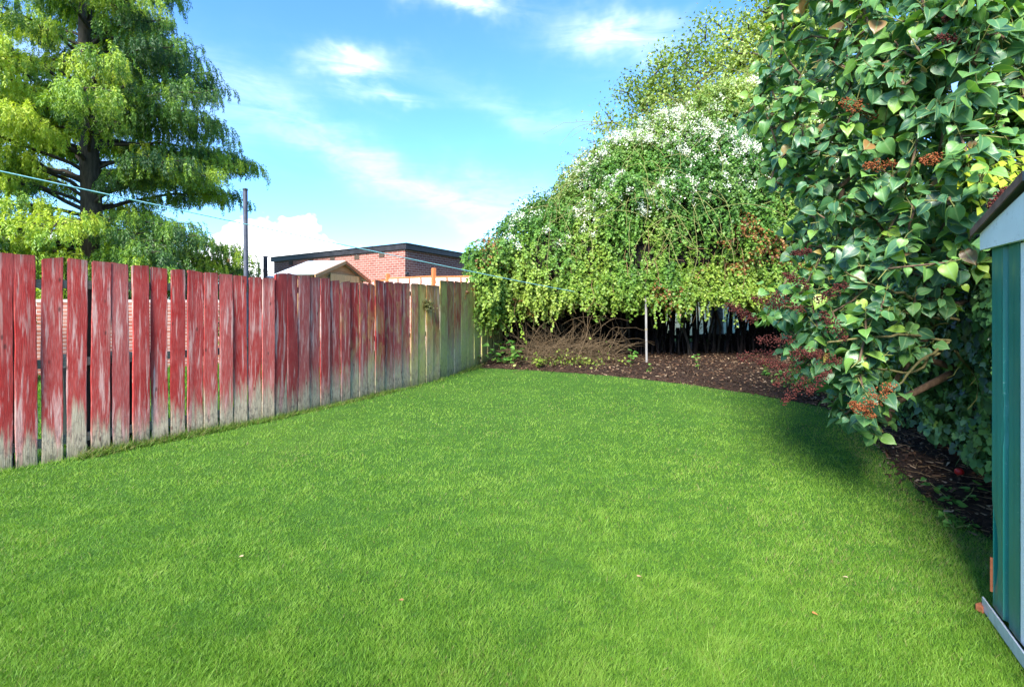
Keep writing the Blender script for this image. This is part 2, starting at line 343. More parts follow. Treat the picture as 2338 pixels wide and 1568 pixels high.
# grass blades of the mown lawn
def grass_blades():
    n = 900000
    px = rng.uniform(-260, 1130, n); py = rng.uniform(352, 800, n)
    Y = F*CH/(py-HY); P = np.c_[(px-512)*Y/F, Y, np.zeros(n)]; P[:, :2] += rng.normal(size=(n, 2))*.004*Y[:, None]
    d = pdist(P, EDGE); ins = inside(P, LAWN); keep = ins & ~((d < .12) & (rng.random(n) > d/.12+.15)); keep |= (~ins) & (d < .07) & (rng.random(n) < .25)
    keep &= ~((pdist(P, FENCE) < .03)); P = P[keep]; Y = P[:, 1]; n = len(P); d = d[keep]
    P[:, 2] = (fbm(np.c_[P[:, :2], np.zeros(n)], 1.3)-.5)*.03-.006
    c1 = fbm(P*[1, 1, 0], 2.0); c2 = vn(P*[1, 1, 0], 7.0); c3 = vn(P*[1, 1.6, 0]+9, 11.0); big = fbm(P*[1, 1, 0]+40, .55)
    fd = pdist(P, FENCE)
    h = (.010+.004*c2+.009*c3+.009*rng.random(n))*(1+.5*(c1-.5)); h *= 1+.8*(rng.random(n) > .96)+.9*(fd < .12)
    wv = np.maximum(.0017, .00080*Y)*(.7+.6*rng.random(n))
    ang = 2*math.pi*(vn(P*[1, 1, 0]+70, 3.2)*2)+rng.normal(size=n)*1.8
    lean = .25+.6*rng.random(n)+.2*c3
    A = np.c_[np.cos(ang)*lean, np.sin(ang)*lean*.8, np.ones(n)]
    N = np.c_[-A[:, 1], A[:, 0], rng.normal(size=n)*.5]+rng.normal(size=(n, 3))*.7
    t = np.clip(.5+(c1-.5)*.35+(c2-.5)*.38+(c3-.5)*.55+(big-.5)*.25+rng.normal(size=n)*.2, 0, 1)
    C = pick([(.070, .175, .016), (.120, .255, .024), (.175, .325, .034), (.25, .38, .065)], t)
    dry = rng.random(n) < (.015+.10*np.clip((vn(P*[1, 1, 0]+15, 1.1)-.62)*3, 0, 1)+.25*(d < .25)); C[dry] = pick([(.22, .20, .07), (.30, .27, .12)], rng.random(dry.sum()))
    tv = [(-.5, 0, 0), (.5, 0, 0), (-.4, .55, .04), (.4, .55, .04), (0, 1, .32)]
    me = scatter('grass', tv, [(0, 1, 3), (0, 3, 2), (2, 3, 4)], P, A, N, np.c_[wv, h*1.25, h], C)
    tag(link('grass', me, mat_grassblade), 'short mown bright green grass covering the whole lawn', 'grass', kind='stuff')
grass_blades()

# long rough grass behind the fence and along the bed edge
def tuft_strip():
    n = 26000
    s = rng.random(n)*(len(FENCE)-1.001); i = s.astype(int); f = s-i; B = FENCE[i]*(1-f)[:, None]+FENCE[i+1]*f[:, None]
    off = rng.normal(size=n)*.05+.02
    P = np.c_[B[:, 0]+off*.8, B[:, 1]-off*.6, np.zeros(n)-.005]
    k = fbm(P+3, 1.6) > .47; P = P[k]; n = len(P)
    A = np.c_[rng.normal(size=n)*.5+.35, rng.normal(size=n)*.5-.3, np.ones(n)*.8]
    C = pick([(.05, .11, .012), (.10, .21, .02), (.2, .24, .06), (.28, .24, .11)], rng.random(n)**1.4)
    L = (.04+.07*rng.random(n)**2)*(.6+.8*vn(P, 2.)); tv = [(-.5, 0, 0), (.5, 0, 0), (-.4, .55, .04), (.4, .55, .04), (0, 1, .4)]
    me = scatter('grass_fringe', tv, [(0, 1, 3), (0, 3, 2), (2, 3, 4)], P, A, rdir(n), np.c_[np.full(n, .0045), L, L], C)
    tag(link('grass_fringe', me, mat_grassblade), 'uncut longer grass along the foot of the red fence', 'grass', kind='stuff')
tuft_strip()
def neighbour_grass():
    n = 60000
    P = np.c_[rng.uniform(-14, -.5, n), rng.uniform(3, 15, n), np.zeros(n)]
    poly = np.vstack([FENCE+[-.15, .1], [(-.6, 14), (-14, 14), (-14, 1)]]); P = P[inside(P, poly)]; n = len(P)
    h = .05+.05*rng.random(n); A = np.c_[rng.normal(size=n)*.5, rng.normal(size=n)*.5, np.ones(n)]
    tv = [(-.5, 0, 0), (.5, 0, 0), (0, 1, .3)]
    me = scatter('neighbour_grass', tv, [(0, 1, 2)], P, A, rdir(n), np.c_[np.full(n, .016), h, h], pick([(.07, .17, .01), (.14, .28, .02)], rng.random(n)))
    tag(link('neighbour_grass', me, mat_grassblade), "bright grass of the neighbour's garden seen through the fence gaps", 'grass', kind='stuff')
neighbour_grass()

# chips and dead leaves lying on the bed
def litter():
    n = 30000
    k = rng.random(n) < .55
    P = np.c_[rng.uniform(-.9, 7.5, n), rng.uniform(6.2, 13.5, n), np.zeros(n)]
    P[~k] = np.c_[rng.uniform(2.2, 5.5, (~k).sum()), rng.uniform(2.0, 7.0, (~k).sum()), np.zeros((~k).sum())]
    tw = np.zeros(n); near = pdist(P, EDGE); P = P[inside(P, BED) | ((near < .10) & (rng.random(n) < .35))]; n = len(P)
    P[:, 2] = np.maximum(bedz(P), .01)+.004+.012*rng.random(n)
    A = np.c_[rng.normal(size=(n, 2)), rng.normal(size=n)*.25]; N = np.c_[rng.normal(size=(n, 2))*.35, np.ones(n)]
    Y = P[:, 1]; s = (.012+.022*rng.random(n)**2)*(.7+.06*Y)
    C = pick([(.02, .012, .009), (.06, .03, .018), (.13, .07, .04), (.22, .14, .08), (.38, .28, .18)], rng.random(n)**2.0)
    tv = [(-.35, -1, 0), (.3, -.9, .1), (.4, .8, 0), (-.2, 1, .15)]
    me = scatter('leaf_litter', tv, [(0, 1, 2), (0, 2, 3)], P, A, N, s, C, smooth=False)
    tag(link('leaf_litter', me, mat_dry), 'brown bark chips and dead leaves scattered over the bed', 'leaf litter', kind='stuff')
litter()

# ------------------------------------------------------------------ the red board fence
def edges1():
    r = [(-.5, 83), (103, 252), (275, 418), (440, 573), (598, 725), (745, 858), (877, 990), (1003, 1112), (1127, 1222), (1237, 1340), (1345, 1437), (1453, 1540), (1548, 1635), (1642, 1725), (1730, 1812)]
    ty = [98, 112, 133, 140, 156, 170, 183, 198, 208, 218, 230, 240, 250, 260, 265]
    return [(a*.1514, b*.1514, 237.5+.1514*t) for (a, b), t in zip(r, ty)]
def edges2():
    r = [(350, 430), (434, 507), (511, 587), (591, 660), (664, 730), (736, 801), (806, 870), (874, 932), (936, 991), (995, 1040), (1043, 1108), (1112, 1171), (1176, 1231), (1235, 1289), (1292, 1340), (1343, 1396), (1399, 1447), (1449, 1495), (1497, 1545), (1549, 1595), (1598, 1641), (1645, 1688), (1691, 1733), (1736, 1782), (1785, 1830), (1833, 1866), (1869, 1900), (1903, 1938)]
    ty = [683, 688, 697, 710, 716, 733, 740, 746, 752, 757, 733, 740, 747, 750, 753, 758, 764, 768, 733, 736, 740, 742, 746, 752, 757, 762, 768, 774]
    return [(225+a*.1435, 225+b*.1435, 175+.1435*t) for (a, b), t in zip(r, ty)]
def fence_at(px):                        # where the sight line of a photo column meets the fence line
    u = (px-512)/F
    for a, b in zip(FENCE[:-1], FENCE[1:]):
        d = b-a; den = d[0]-u*d[1]
        if abs(den) < 1e-9: continue
        t = (u*a[1]-a[0])/den
        if -1e-6 <= t <= 1+1e-6: return a+d*t, d/np.linalg.norm(d)
    return FENCE[-1]+0., norm(FENCE[-1]-FENCE[-2])
fence = empty('board_fence', (-3.5, 5, 0), 'weathered red stained fence of upright boards, greening towards the bush', 'fence')
def board(c, d, wd, ht, gg, ww, rr, back=0.0):
    nseg = 14; nrm = np.array([d[1], -d[0]]); V = []; A = {k: [] for k in ('hh', 'gg', 'rr', 'ww', 'bx')}
    ph = rng.random()*9; tilt = rng.normal()*.006; skew = rng.normal()*.008; warp = rng.normal()*.006
    for i in range(nseg+1):
        t = i/nseg; z = -.04+t*(ht+.04)
        e0 = .0022*math.sin(ph+t*9)+.0015*math.sin(ph*3+t*23); e1 = .0022*math.sin(ph*2+t*8)+.0015*math.sin(ph+t*27)
        for sx, sn in ((-1, 0), (-.93, 1), (0, 1), (.93, 1), (1, 0), (1, -1), (-1, -1)):
            x = sx*wd/2+(e0 if sx < 0 else e1)*abs(sx)+tilt*t*1.5
            y = {1: .010, 0: .007, -1: -.012}[sn]+warp*math.sin(t*3.1)+(.0015*math.sin(sx*2+ph) if sn == 1 else 0)
            zz = z-(.013 if i == nseg and abs(sx) == 1 else 0)+(skew*sx if i == nseg else 0)+(rng.normal()*.0012 if i == nseg else 0)
            V.append((c[0]+d[0]*x+nrm[0]*(y+back), c[1]+d[1]*x+nrm[1]*(y+back), zz))
            A['hh'].append(max(0, zz/ht)); A['gg'].append(gg); A['rr'].append(rr); A['ww'].append(ww); A['bx'].append(x)
    k = 7; Q = []
    for i in range(nseg):
        for j in range(k): Q.append((i*k+j, i*k+(j+1) % k, (i+1)*k+(j+1) % k, (i+1)*k+j))
    b = nseg*k; V.append(tuple(np.mean(V[b:b+k], 0)));
    for a in A: A[a].append(A[a][-1])
    me = bpy.data.meshes.new('board'); me.from_pydata(V, [], Q+[(b+j, b+(j+1) % k, len(V)-1) for j in range(k)])
    for a, v in A.items(): at = me.attributes.new(a, 'FLOAT', 'POINT'); at.data.foreach_set('value', np.array(v, np.float32))
    me.update(); return link('board', me, mat_board, fence)
nb = 0
for k, lst in enumerate((edges1(), edges2())):
    for i, (a, b, ty) in enumerate(lst):
        pc, d = fence_at((a+b)/2); pa, _ = fence_at(max(a, .1) if k or i else a+.01); pb, _ = fence_at(b)
        wd = np.linalg.norm(pb-pa)
        if k == 0 and i == 0: wd = .125; pc = pb-d*wd/2
        wd = min(max(wd, .09), .40); ht = CH+(HY-ty)*pc[1]/F
        if k == 0: gg = -.15+.01*i; ww = .30+.40*rng.random()
        else: gg = [.0, .02, .05, .10, .08, .14, .2, .25, .22, .34, .28, .25, .26, .30, .50, .78, .58, .52, .75, .48, .46, .74, .8, .88, .95, 1., 1.1, 1.1][i]; ww = .25+.4*rng.random()
        rr = rng.random()*(.6 if k == 0 else .8)+(.2 if k else 0)
        board(pc, d, wd, ht, gg, ww, rr, -.004 if i % 2 else .0); nb += 1
d0 = norm(FENCE[1]-FENCE[0])
for i in range(6): board(FENCE[1]-d0*(.20+.15*i), d0, .125, 1.80+.01*i, -.15, .4, rng.random())
def rail(z, a, b, name='rail'):
    bm = bmesh.new()
    pts = [FENCE[0]]+[p for p in FENCE[1:-1]]+[FENCE[-1]]
    for p, q in zip(pts[a:b], pts[a+1:b+1]):
        dd = q-p; L = np.linalg.norm(dd); u = dd/L; nn = np.array([-u[1], u[0]]); c = (p+q)/2+nn*.033
        box(bm, (c[0], c[1], z), (L, .035, .075), math.atan2(u[1], u[0]))
    return bm_obj(name, bm, mat_rail, fence)
rail(1.56, 0, 7); rail(.86, 0, 7); rail(.17, 0, 7)
for px in (8, 88.5, 274.6, 352, 420, 455, 485):
    p, d = fence_at(px); nn = np.array([-d[1], d[0]]); bm = bmesh.new(); c = p+nn*.10
    box(bm, (c[0], c[1], .78), (.09, .09, 1.62), math.atan2(d[1], d[0])); bm_obj('post', bm, mat_post_dark, fence, bevel=.006)
# moss tuft caught on the fence
p, d = fence_at(225+1395*.1435); n = 260; c = np.array([p[0]+.03, p[1]-.03, CH+(HY-(175+.1435*895))*p[1]/F])
P = c+rng.normal(size=(n, 3))*[.06, .03, .05]; P[:, 2] -= np.abs(P[:, 0]-c[0])*.5
me = scatter('moss_clump', [(-.5, 0, 0), (.5, 0, 0), (0, 1, .3)], [(0, 1, 2)], P, rdir(n), rdir(n), np.full(n, .035), pick([(.05, .05, .02), (.13, .13, .04), (.2, .2, .08)], rng.random(n)))
tag(link('moss_clump', me, mat_leaf), 'small dark clump of moss and twig caught on a green fence board', 'moss')

# ------------------------------------------------------------------ neighbours behind the fence
def wall_mesh(name, p, q, z0, z1, th, mat, parent):
    d = np.array(q)-np.array(p); L = np.linalg.norm(d); bm = bmesh.new(); g = .4; q_ = [(0, 0), (L, 0), (L-g, th), (g, th)]
    a = [bm.verts.new((x, y, z0)) for x, y in q_]; b = [bm.verts.new((x, y, z1)) for x, y in q_]; bm.faces.new(a[::-1]); bm.faces.new(b)
    for i in range(4): bm.faces.new((a[i], a[(i+1) % 4], b[(i+1) % 4], b[i]))
    o = bm_obj(name, bm, mat, parent, (p[0], p[1], 0)); o.rotation_euler.z = math.atan2(d[1], d[0]); return o
def prism(name, poly, z0, z1, mat, parent):
    bm = bmesh.new(); a = [bm.verts.new((x, y, z0)) for x, y in poly]; b = [bm.verts.new((x, y, z1)) for x, y in poly]; n = len(poly)
    bm.faces.new(a[::-1]); bm.faces.new(b)
    for i in range(n): bm.faces.new((a[i], a[(i+1) % n], b[(i+1) % n], b[i]))
    bmesh.ops.recalc_face_normals(bm, faces=bm.faces[:]); return bm_obj(name, bm, mat, parent)
C0, L0, R0 = np.array([-3.34, 15.]), np.array([-9.62, 19.4]), np.array([-1.1, 19.6]); B0 = L0+R0-C0
bld = empty('brick_building', (C0[0], C0[1], 0), 'low flat roofed red brick building with black fascia beyond the fence', 'building')
ins = norm((B0-C0))*.0
wall_mesh('wall', L0, C0, 0, 3.10, .24, mat_brick, bld); wall_mesh('wall', C0, R0, 0, 3.10, .24, mat_brick, bld)
wall_mesh('wall', R0, B0, 0, 3.10, .24, mat_brick, bld); wall_mesh('wall', B0, L0, 0, 3.10, .24, mat_brick, bld)
ctr = (C0+B0)/2
def grow(p, g): return ctr+(p-ctr)*(1+g/np.linalg.norm(p-ctr))
prism('fascia', [grow(p, .13) for p in (L0, C0, R0, B0)], 3.10, 3.265, mat_black, bld)
prism('roof', [grow(p, .18) for p in (L0, C0, R0, B0)], 3.268, 3.29, mat_black, bld)
ul = norm(C0-L0); nl = np.array([ul[1], -ul[0]])
for cx in (1093, 920, 750, 600, 460):    # dark air bricks under the fascia
    u = ((225+cx*.1435)-512)/F; t = (u*C0[1]-C0[0])/(-ul[0]+u*ul[1]); p = C0-ul*t
    bm = bmesh.new(); box(bm, (p[0]+nl[0]*.004, p[1]+nl[1]*.004, 2.985), (.25, .03, .145), math.atan2(ul[1], ul[0])); bm_obj('air_brick', bm, mat_post_dark, bld)
ur = norm(R0-C0); nr = np.array([ur[1], -ur[0]])
bm = bmesh.new(); p = C0+ur*.05+nr*.04; box(bm, (p[0], p[1], 2.35), (.09, .06, .07), math.atan2(ur[1], ur[0])); bm_obj('junction_box', bm, mat_black, bld)

# wooden summerhouse
GL, GR = np.array([-4.11, 9.92]), np.array([-3.69, 12.2]); ug = norm(GR-GL); ng = np.array([ug[1], -ug[0]]); back = -ng; W = np.linalg.norm(GR-GL)
sh = empty('wooden_shed', (GL[0], GL[1], 0), 'small timber garden shed with pale felt roof and boarded gable', 'shed')
def shp(s, b, z): p = GL+ug*s+back*b; return (p[0], p[1], z)
def poly_prism(name, pts, off, mat, parent):      # pts world, extruded by off
    bm = bmesh.new(); a = [bm.verts.new(p) for p in pts]; b = [bm.verts.new(tuple(np.array(p)+off)) for p in pts]; n = len(pts)
    bm.faces.new(a[::-1]); bm.faces.new(b)
    for i in range(n): bm.faces.new((a[i], a[(i+1) % n], b[(i+1) % n], b[i]))
    bmesh.ops.recalc_face_normals(bm, faces=bm.faces[:]); return bm_obj(name, bm, mat, parent)
LN = .95; EZ, AZ = 1.98, 2.36
bv = np.array([back[0], back[1], 0])
bm = bmesh.new()                           # lapped boards of gable and walls
for k in range(17):
    z0 = .05+k*.14; z1 = min(z0+.15, AZ-.03)
    if z0 > AZ-.06: break
    def half(z): return W/2-.08 if z < EZ-.05 else max(.02, (W/2-.08)*(AZ-z)/(AZ-EZ+.05))
    h0, h1 = half(z0), half(z1); pts = [shp(W/2-h0, .02, z0), shp(W/2+h0, .02, z0), shp(W/2+h1, .04, z1), shp(W/2-h1, .04, z1)]
    a = [bm.verts.new(p) for p in pts]; b = [bm.verts.new(tuple(np.array(p)+bv*.02)) for p in pts]; bm.faces.new(a); bm.faces.new(b[::-1])
    for i in range(4): bm.faces.new((a[i], b[i], b[(i+1) % 4], a[(i+1) % 4]))
bm_obj('gable_wall', bm, mat_wood, sh)
for s in (.08, W-.1): poly_prism('wall', [shp(s, .06, 0), shp(s+.02, .06, 0), shp(s+.02, .06, EZ), shp(s, .06, EZ)], bv*(LN-.1), mat_wood, sh)
poly_prism('wall', [shp(.08, LN-.04, 0), shp(W-.08, LN-.04, 0), shp(W-.08, LN-.04, EZ), shp(W/2, LN-.04, AZ-.06), shp(.08, LN-.04, EZ)], bv*.02, mat_wood, sh)
poly_prism('roof', [shp(-.02, -.06, EZ), shp(W/2, -.06, AZ), shp(W/2, -.06, AZ+.03), shp(-.06, -.06, EZ+.02)], bv*LN, mat_paleroof, sh)
poly_prism('roof', [shp(W/2+.004, -.06, AZ), shp(W+.06, -.06, EZ-.02), shp(W+.06, -.06, EZ+.02), shp(W/2+.004, -.06, AZ+.03)], bv*LN, mat_paleroof, sh)
poly_prism('bargeboard', [shp(-.04, -.09, EZ-.06), shp(W/2, -.09, AZ-.05), shp(W/2, -.09, AZ+.02), shp(-.06, -.09, EZ+.01)], bv*.026, mat_wood, sh)
poly_prism('bargeboard', [shp(W/2+.003, -.09, AZ-.05), shp(W+.04, -.09, EZ-.08), shp(W+.06, -.09, EZ), shp(W/2+.003, -.09, AZ+.02)], bv*.026, mat_orangepost, sh)
bm = bmesh.new()
for k in range(9):
    s = .62+k*.14; p = GL+ug*(s+.07)-back*.012; box(bm, (p[0], p[1], 1.05), (.132, .03, 2.02), math.atan2(ug[1], ug[0]))
bm_obj('door', bm, mat_newwood, sh)

# orange posted panel fence behind the shed
PF = empty('panel_fence', (-2.5, 12.8, 0), 'pale pinkish lapped fence panels between orange posts, behind the red fence', 'fence')
pp = [np.array([-4.05, 13.9]), np.array([-3.40, 13.15]), np.array([-1.98, 12.15]), np.array([-.55, 11.75])]
ptop = [2.08, 2.10, 2.14, 2.12]
for i in range(3):
    a, b = pp[i], pp[i+1]; dd = b-a; L = np.linalg.norm(dd); u = dd/L; c = (a+b)/2; zt = ptop[i+1]-.06
    ang = math.atan2(u[1], u[0]); bm = bmesh.new()
    for k in range(14):
        z = zt-.09-k*.14; box(bm, (c[0], c[1], z), (L-.1, .012, .155), ang, .12)
    bm_obj('panel', bm, mat_pinkpanel, PF)
    bm = bmesh.new(); box(bm, (c[0], c[1], zt+.012), (L-.1, .05, .035), ang); bm_obj('capping_rail', bm, mat_orangepost, PF)
    bm = bmesh.new(); nbt = max(2, int(L/.36))
    for k in range(1, nbt): q = a+u*L*k/nbt+np.array([u[1], -u[0]])*.028; box(bm, (q[0], q[1], zt/2), (.028, .018, zt-.03), ang)
    bm_obj('batten', bm, mat_rust, PF)
for p, z in zip(pp[1:3], (2.22, 2.30)):
    bm = bmesh.new(); box(bm, (p[0], p[1], z/2), (.10, .10, z), .6); bm_obj('post', bm, mat_orangepost, PF, bevel=.01)

# low brick wall of the neighbour, and things seen over or through the fence
WL = empty('garden_wall', (-8, 10, 0), 'low orange brick wall seen through the gaps of the red fence', 'wall')
wall_mesh('brickwork', (-13, 6.3), (-5.0, 12.4), 0, 1.42, .22, mat_brick2, WL)
wall_mesh('coping', (-13.02, 6.26), (-4.98, 12.42), 1.422, 1.48, .28, mat_pinkpanel, WL)
def pole(name, px, ytop, Y, r, mat, label, cat, z0=0, lean=0., parts=None):
    t = world(px, ytop, Y); e = empty(name, (t[0]+lean, Y, z0), label, cat)
    tubes('shaft', [((t[0]+lean, Y, z0), (t[0], Y, t[2]-.02), r, r), ((t[0], Y, t[2]-.02), (t[0], Y, t[2]), r, r*.6)], mat, e, 12)
    return e, t
e, t = pole('washing_line_pole', 560, 433, 8.2, .036, mat_pole, 'tall slim dark metal pole rising behind the red fence', 'pole', lean=.03)
tubes('cap', [((t[0], t[1], t[2]-.01), (t[0], t[1], t[2]+.02), .041, .041), ((t[0], t[1], t[2]+.02), (t[0], t[1], t[2]+.03), .041, .01)], mat_black, e, 12)
e, t = pole('flue_pipe', 606, 586, 17., .07, mat_black, 'short black flue pipe left of the brick building', 'pipe')
tubes('cowl', [((t[0], t[1], t[2]), (t[0], t[1], t[2]+.03), .09, .09)], mat_black, e, 10)
e, t = pole('vent_cowl', 617.5, 632, 16.5, .12, mat_galv, 'stubby grey metal vent beside the black flue pipe', 'vent')
tubes('cap', [((t[0], t[1], t[2]), (t[0], t[1], t[2]+.05), .16, .05)], mat_galv, e, 10)
e, t = pole('street_lamp', 590.5, 600, 42., .07, mat_black, 'distant slim street lamp with a flat head to the left', 'street lamp')
bm = bmesh.new(); box(bm, (t[0]-.55, t[1], t[2]+.02), (1.25, .25, .12), 0, 0, .1); bm_obj('lamp_head', bm, mat_black, e, bevel=.03)
e, t = pole('wooden_post', 521, 590, 24., .08, mat_orangepost, 'thin brown post with a scraggy sapling beside it', 'post')

# dark bin behind the fence
bn = empty('dark_bin', (-4.9, 6.4, 0), 'dark plastic bin standing close behind the red fence', 'bin')
p, d = fence_at(112); q = p+np.array([-d[1], d[0]])*.55; bn.location = (q[0], q[1], 0)
bm = bmesh.new(); bmesh.ops.create_cone(bm, cap_ends=True, segments=4, radius1=.34, radius2=.41, depth=.78, matrix=Matrix.Translation((q[0], q[1], .42)) @ Matrix.Rotation(.9+math.pi/4, 4, 'Z')); bm_obj('body', bm, mat_bin, bn, bevel=.02)
bm = bmesh.new(); box(bm, (q[0], q[1], .845), (.62, .64, .06), .9); bm_obj('lid', bm, mat_bin, bn, bevel=.02)

# ------------------------------------------------------------------ foliage builders
DIAM = ([(0, 0, 0), (.34, .45, .06), (0, 1, -.08), (-.34, .45, .06)], [(0, 1, 2), (0, 2, 3)])
def skeleton(root, nodes, tips, r_root, r_tip=.004, sag=.0):
    """limb network: every tip is joined to the nearest point already grown towards the trunk"""
    pts = [np.array(n[0], float) for n in nodes]; par = [n[1] for n in nodes]
    order = np.argsort(np.linalg.norm(tips-root, axis=1)); tipidx = np.zeros(len(tips), int)
    for k in order:
        t = tips[k]; A = np.array(pts); d = np.linalg.norm(A-t, axis=1); dr = np.linalg.norm(A-root, axis=1)
        j = int(np.argmin(d+.12*dr+1e3*(dr > np.linalg.norm(t-root)+.1))); a = pts[j]; L = np.linalg.norm(t-a)
        ns = max(1, min(4, int(L/.35))); pj = j
        for i in range(1, ns+1):
            f = i/ns; q = a+(t-a)*f+(rng.normal(size=3)*.05*L*(f < 1)); q[2] += sag*math.sin(f*math.pi)*L
            pts.append(q); par.append(pj); pj = len(pts)-1
        tipidx[k] = pj
    n = len(pts); w_ = np.zeros(n)
    for i in tipidx: w_[i] += 1
    for i in range(n-1, 0, -1): w_[par[i]] += w_[i]
    R = r_tip+(r_root-r_tip)*(w_/w_.max())**.5
    P = np.array(pts); segs = [(P[par[i]], P[i], R[par[i]] if par[i] >= 0 and w_[par[i]] < 3*w_[i]+2 else R[i]*1.25, R[i]) for i in range(1, n)]
    return segs, P, par, tipidx

# ---- big drooping conifer on the left
def conifer():
    T = np.array([-12.35, 14.0, 0]); Hh = 17.0
    e = empty('conifer_tree', tuple(T), 'tall feathery green conifer with drooping fronds behind the left fence', 'tree')
    pts = [T+np.array([.10*math.sin(z*.5), 0, z]) for z in np.linspace(-.1, Hh, 22)]
    segs = path_segs(pts, .33, .03); segs += [(T+[0, 0, -.1], T+[0, 0, .7], .5, .33)]
    tubes('trunk', segs, mat_bark, e, 12)
    limbs = []; SP, SD, SC = [], [], []
    nl = 195
    for i in range(nl):
        z = 1.7+(Hh-2.2)*(i/nl)**1.12; a = i*2.39996+rng.normal()*.3
        Rm = np.interp(z, [1.5, 3, 4.8, 7.3, 8.5, 10, 14, 17], [3.8, 4.1, 3.9, 3.25, 2.8, 2.3, 1.5, .3])*(.84+.22*rng.random())
        if 4.2 < z < 10.5 and math.cos(a-math.atan2(-.75, .66)) > .86 and rng.random() < .8: continue
        up = .30+.50*rng.random() if z > 4 else .14; dr = .36 if z > 4 else .30
        d = np.array([math.cos(a), math.sin(a), 0]); side = np.array([-d[1], d[0], 0]); N = 9; lp = []; bend = rng.normal()*.12
        for k in range(N+1):
            t = k/N; lp.append(T+[0, 0, z]+d*Rm*t+side*bend*Rm*t*t+np.array([0, 0, Rm*(up*t-dr*t*t)])+rng.normal(size=3)*.03)
        lp = np.array(lp); limbs += path_segs(lp, .018+.012*Rm, .010)
        tone = np.clip(.45+.25*rng.normal()+(.22 if d[0] < -.1 or d[1] < -.6 else -.12), 0, 1)  # sunlit left and near limbs painted lighter, the rest darker
        ns = int(Rm/.42)
        for j in range(ns+1):
            t = .26+.74*(j+.5*rng.random())/ns; t = min(t, 1); f = t*N; k0 = min(int(f), N-1); p0 = lp[k0]+(lp[k0+1]-lp[k0])*(f-k0)
            for sgn in ((-1, 1) if t < .97 else (1,)):
                L = (.35+.75*(1-abs(t-.55)))*(.45+.5*rng.random())*min(1, Rm/2.2)
                dd = d*(.5+.3*rng.random())+side*sgn*(.8 if t < .95 else 0)+np.array([0, 0, .18+.12*rng.normal()]); dd /= np.linalg.norm(dd)
                q = p0+dd*L*.55; r = p0+dd*L+np.array([0, 0, -.16*L]); limbs += [(p0, q, .011, .008), (q, r, .008, .004)]
                nf = int(8+12*L)
                ctone = np.clip(tone+.22*rng.normal(), 0, 1)
                for m_ in range(nf):
                    s = (m_+.6)/nf; b = p0+(r-p0)*s+np.array([0, 0, .10*L*math.sin(s*3.1)])
                    SP.append(b+rng.normal(size=3)*.07); SD.append(dd*.7+rng.normal(size=3)*.45); SC.append(ctone)
    tubes('limbs', limbs, mat_bark, e, 5)
    SP, SD, SC = np.array(SP), norm(np.array(SD)), np.array(SC); n = len(SP)
    # each frond: arches over and hangs, leaflets along both sides
    K = 11; ln = .22+.28*rng.random(n); P, A, Nn, C = [], [], [], []
    pos = SP.copy(); vel = SD.copy(); vel[:, 2] += .25
    for k in range(K):
        vel = norm(vel+np.array([0, 0, -.42])); pos = pos+vel*(ln/K)[:, None]
        sd = norm(np.cross(vel, rdir(n)))
        for sg in (-1, 1):
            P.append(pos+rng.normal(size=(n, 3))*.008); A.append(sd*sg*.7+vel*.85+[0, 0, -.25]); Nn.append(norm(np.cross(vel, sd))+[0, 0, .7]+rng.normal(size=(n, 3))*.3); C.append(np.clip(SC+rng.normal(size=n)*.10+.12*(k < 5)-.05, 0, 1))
    P, A, Nn, C = map(np.concatenate, (P, A, Nn, C)); m_ = len(P)
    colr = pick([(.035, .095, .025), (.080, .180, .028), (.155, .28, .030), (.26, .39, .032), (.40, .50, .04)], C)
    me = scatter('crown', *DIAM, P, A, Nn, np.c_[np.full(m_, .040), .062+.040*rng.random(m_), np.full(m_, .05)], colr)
    link('crown', me, mat_leaf, e); return m_
print('conifer leaflets', conifer())

def blob_tree(name, root, blobs, ntips, nleaf, size, pal, label, cat, rr=.12, spread=.28, depth=1.2, droop=.2, tone=None, trunkmat=None, leafshape=DIAM, group=None, r_tip=.004):
    root = np.array(root, float); e = empty(name, tuple(root), label, cat, group); B = np.array(blobs, float)
    wgt = B[:, 3]**2; wgt /= wgt.sum(); k = rng.choice(len(B), ntips, p=wgt); dv = rdir(ntips)*(rng.random((ntips, 1))**.40)
    tips = B[k, :3]+dv*B[k, 3:4]*[1, depth, 1]
    top = B[:, :3].mean(0); nodes = [(root, -1)]; N = 6
    for i in range(1, N): nodes.append((root+(top-root)*(i/N)*.8+rng.normal(size=3)*.04*np.linalg.norm(top-root)*.3, i-1))
    segs, PP, par, ti = skeleton(root, nodes, tips, rr, r_tip)
    tubes('trunk', segs, trunkmat or mat_bark, e, 6)
    n = ntips*nleaf; c = np.repeat(tips, nleaf, 0); P = c+rng.normal(size=(n, 3))*spread*np.array([1, 1, .8])
    out = norm(c-B[np.repeat(k, nleaf), :3]+1e-3); A = rdir(n)+out*.5+[0, 0, -droop]; Nn = rdir(n)*.8+[0, 0, .9]+out*.4
    tn = np.repeat(rng.normal(size=ntips)*.16, nleaf)+.5+rng.normal(size=n)*.12+(vn(P, .9)-.5)*.5
    C = pick(pal, np.clip(tn, 0, 1)); s = size*(.6+.7*rng.random(n))
    link('crown', scatter('crown', *leafshape, P, A, Nn, s, C), mat_leaf, e); return e
def B(px, py, r, Y): w_ = world(px, py, Y); return (*w_, r*S2*Y/F)
YT = 19.
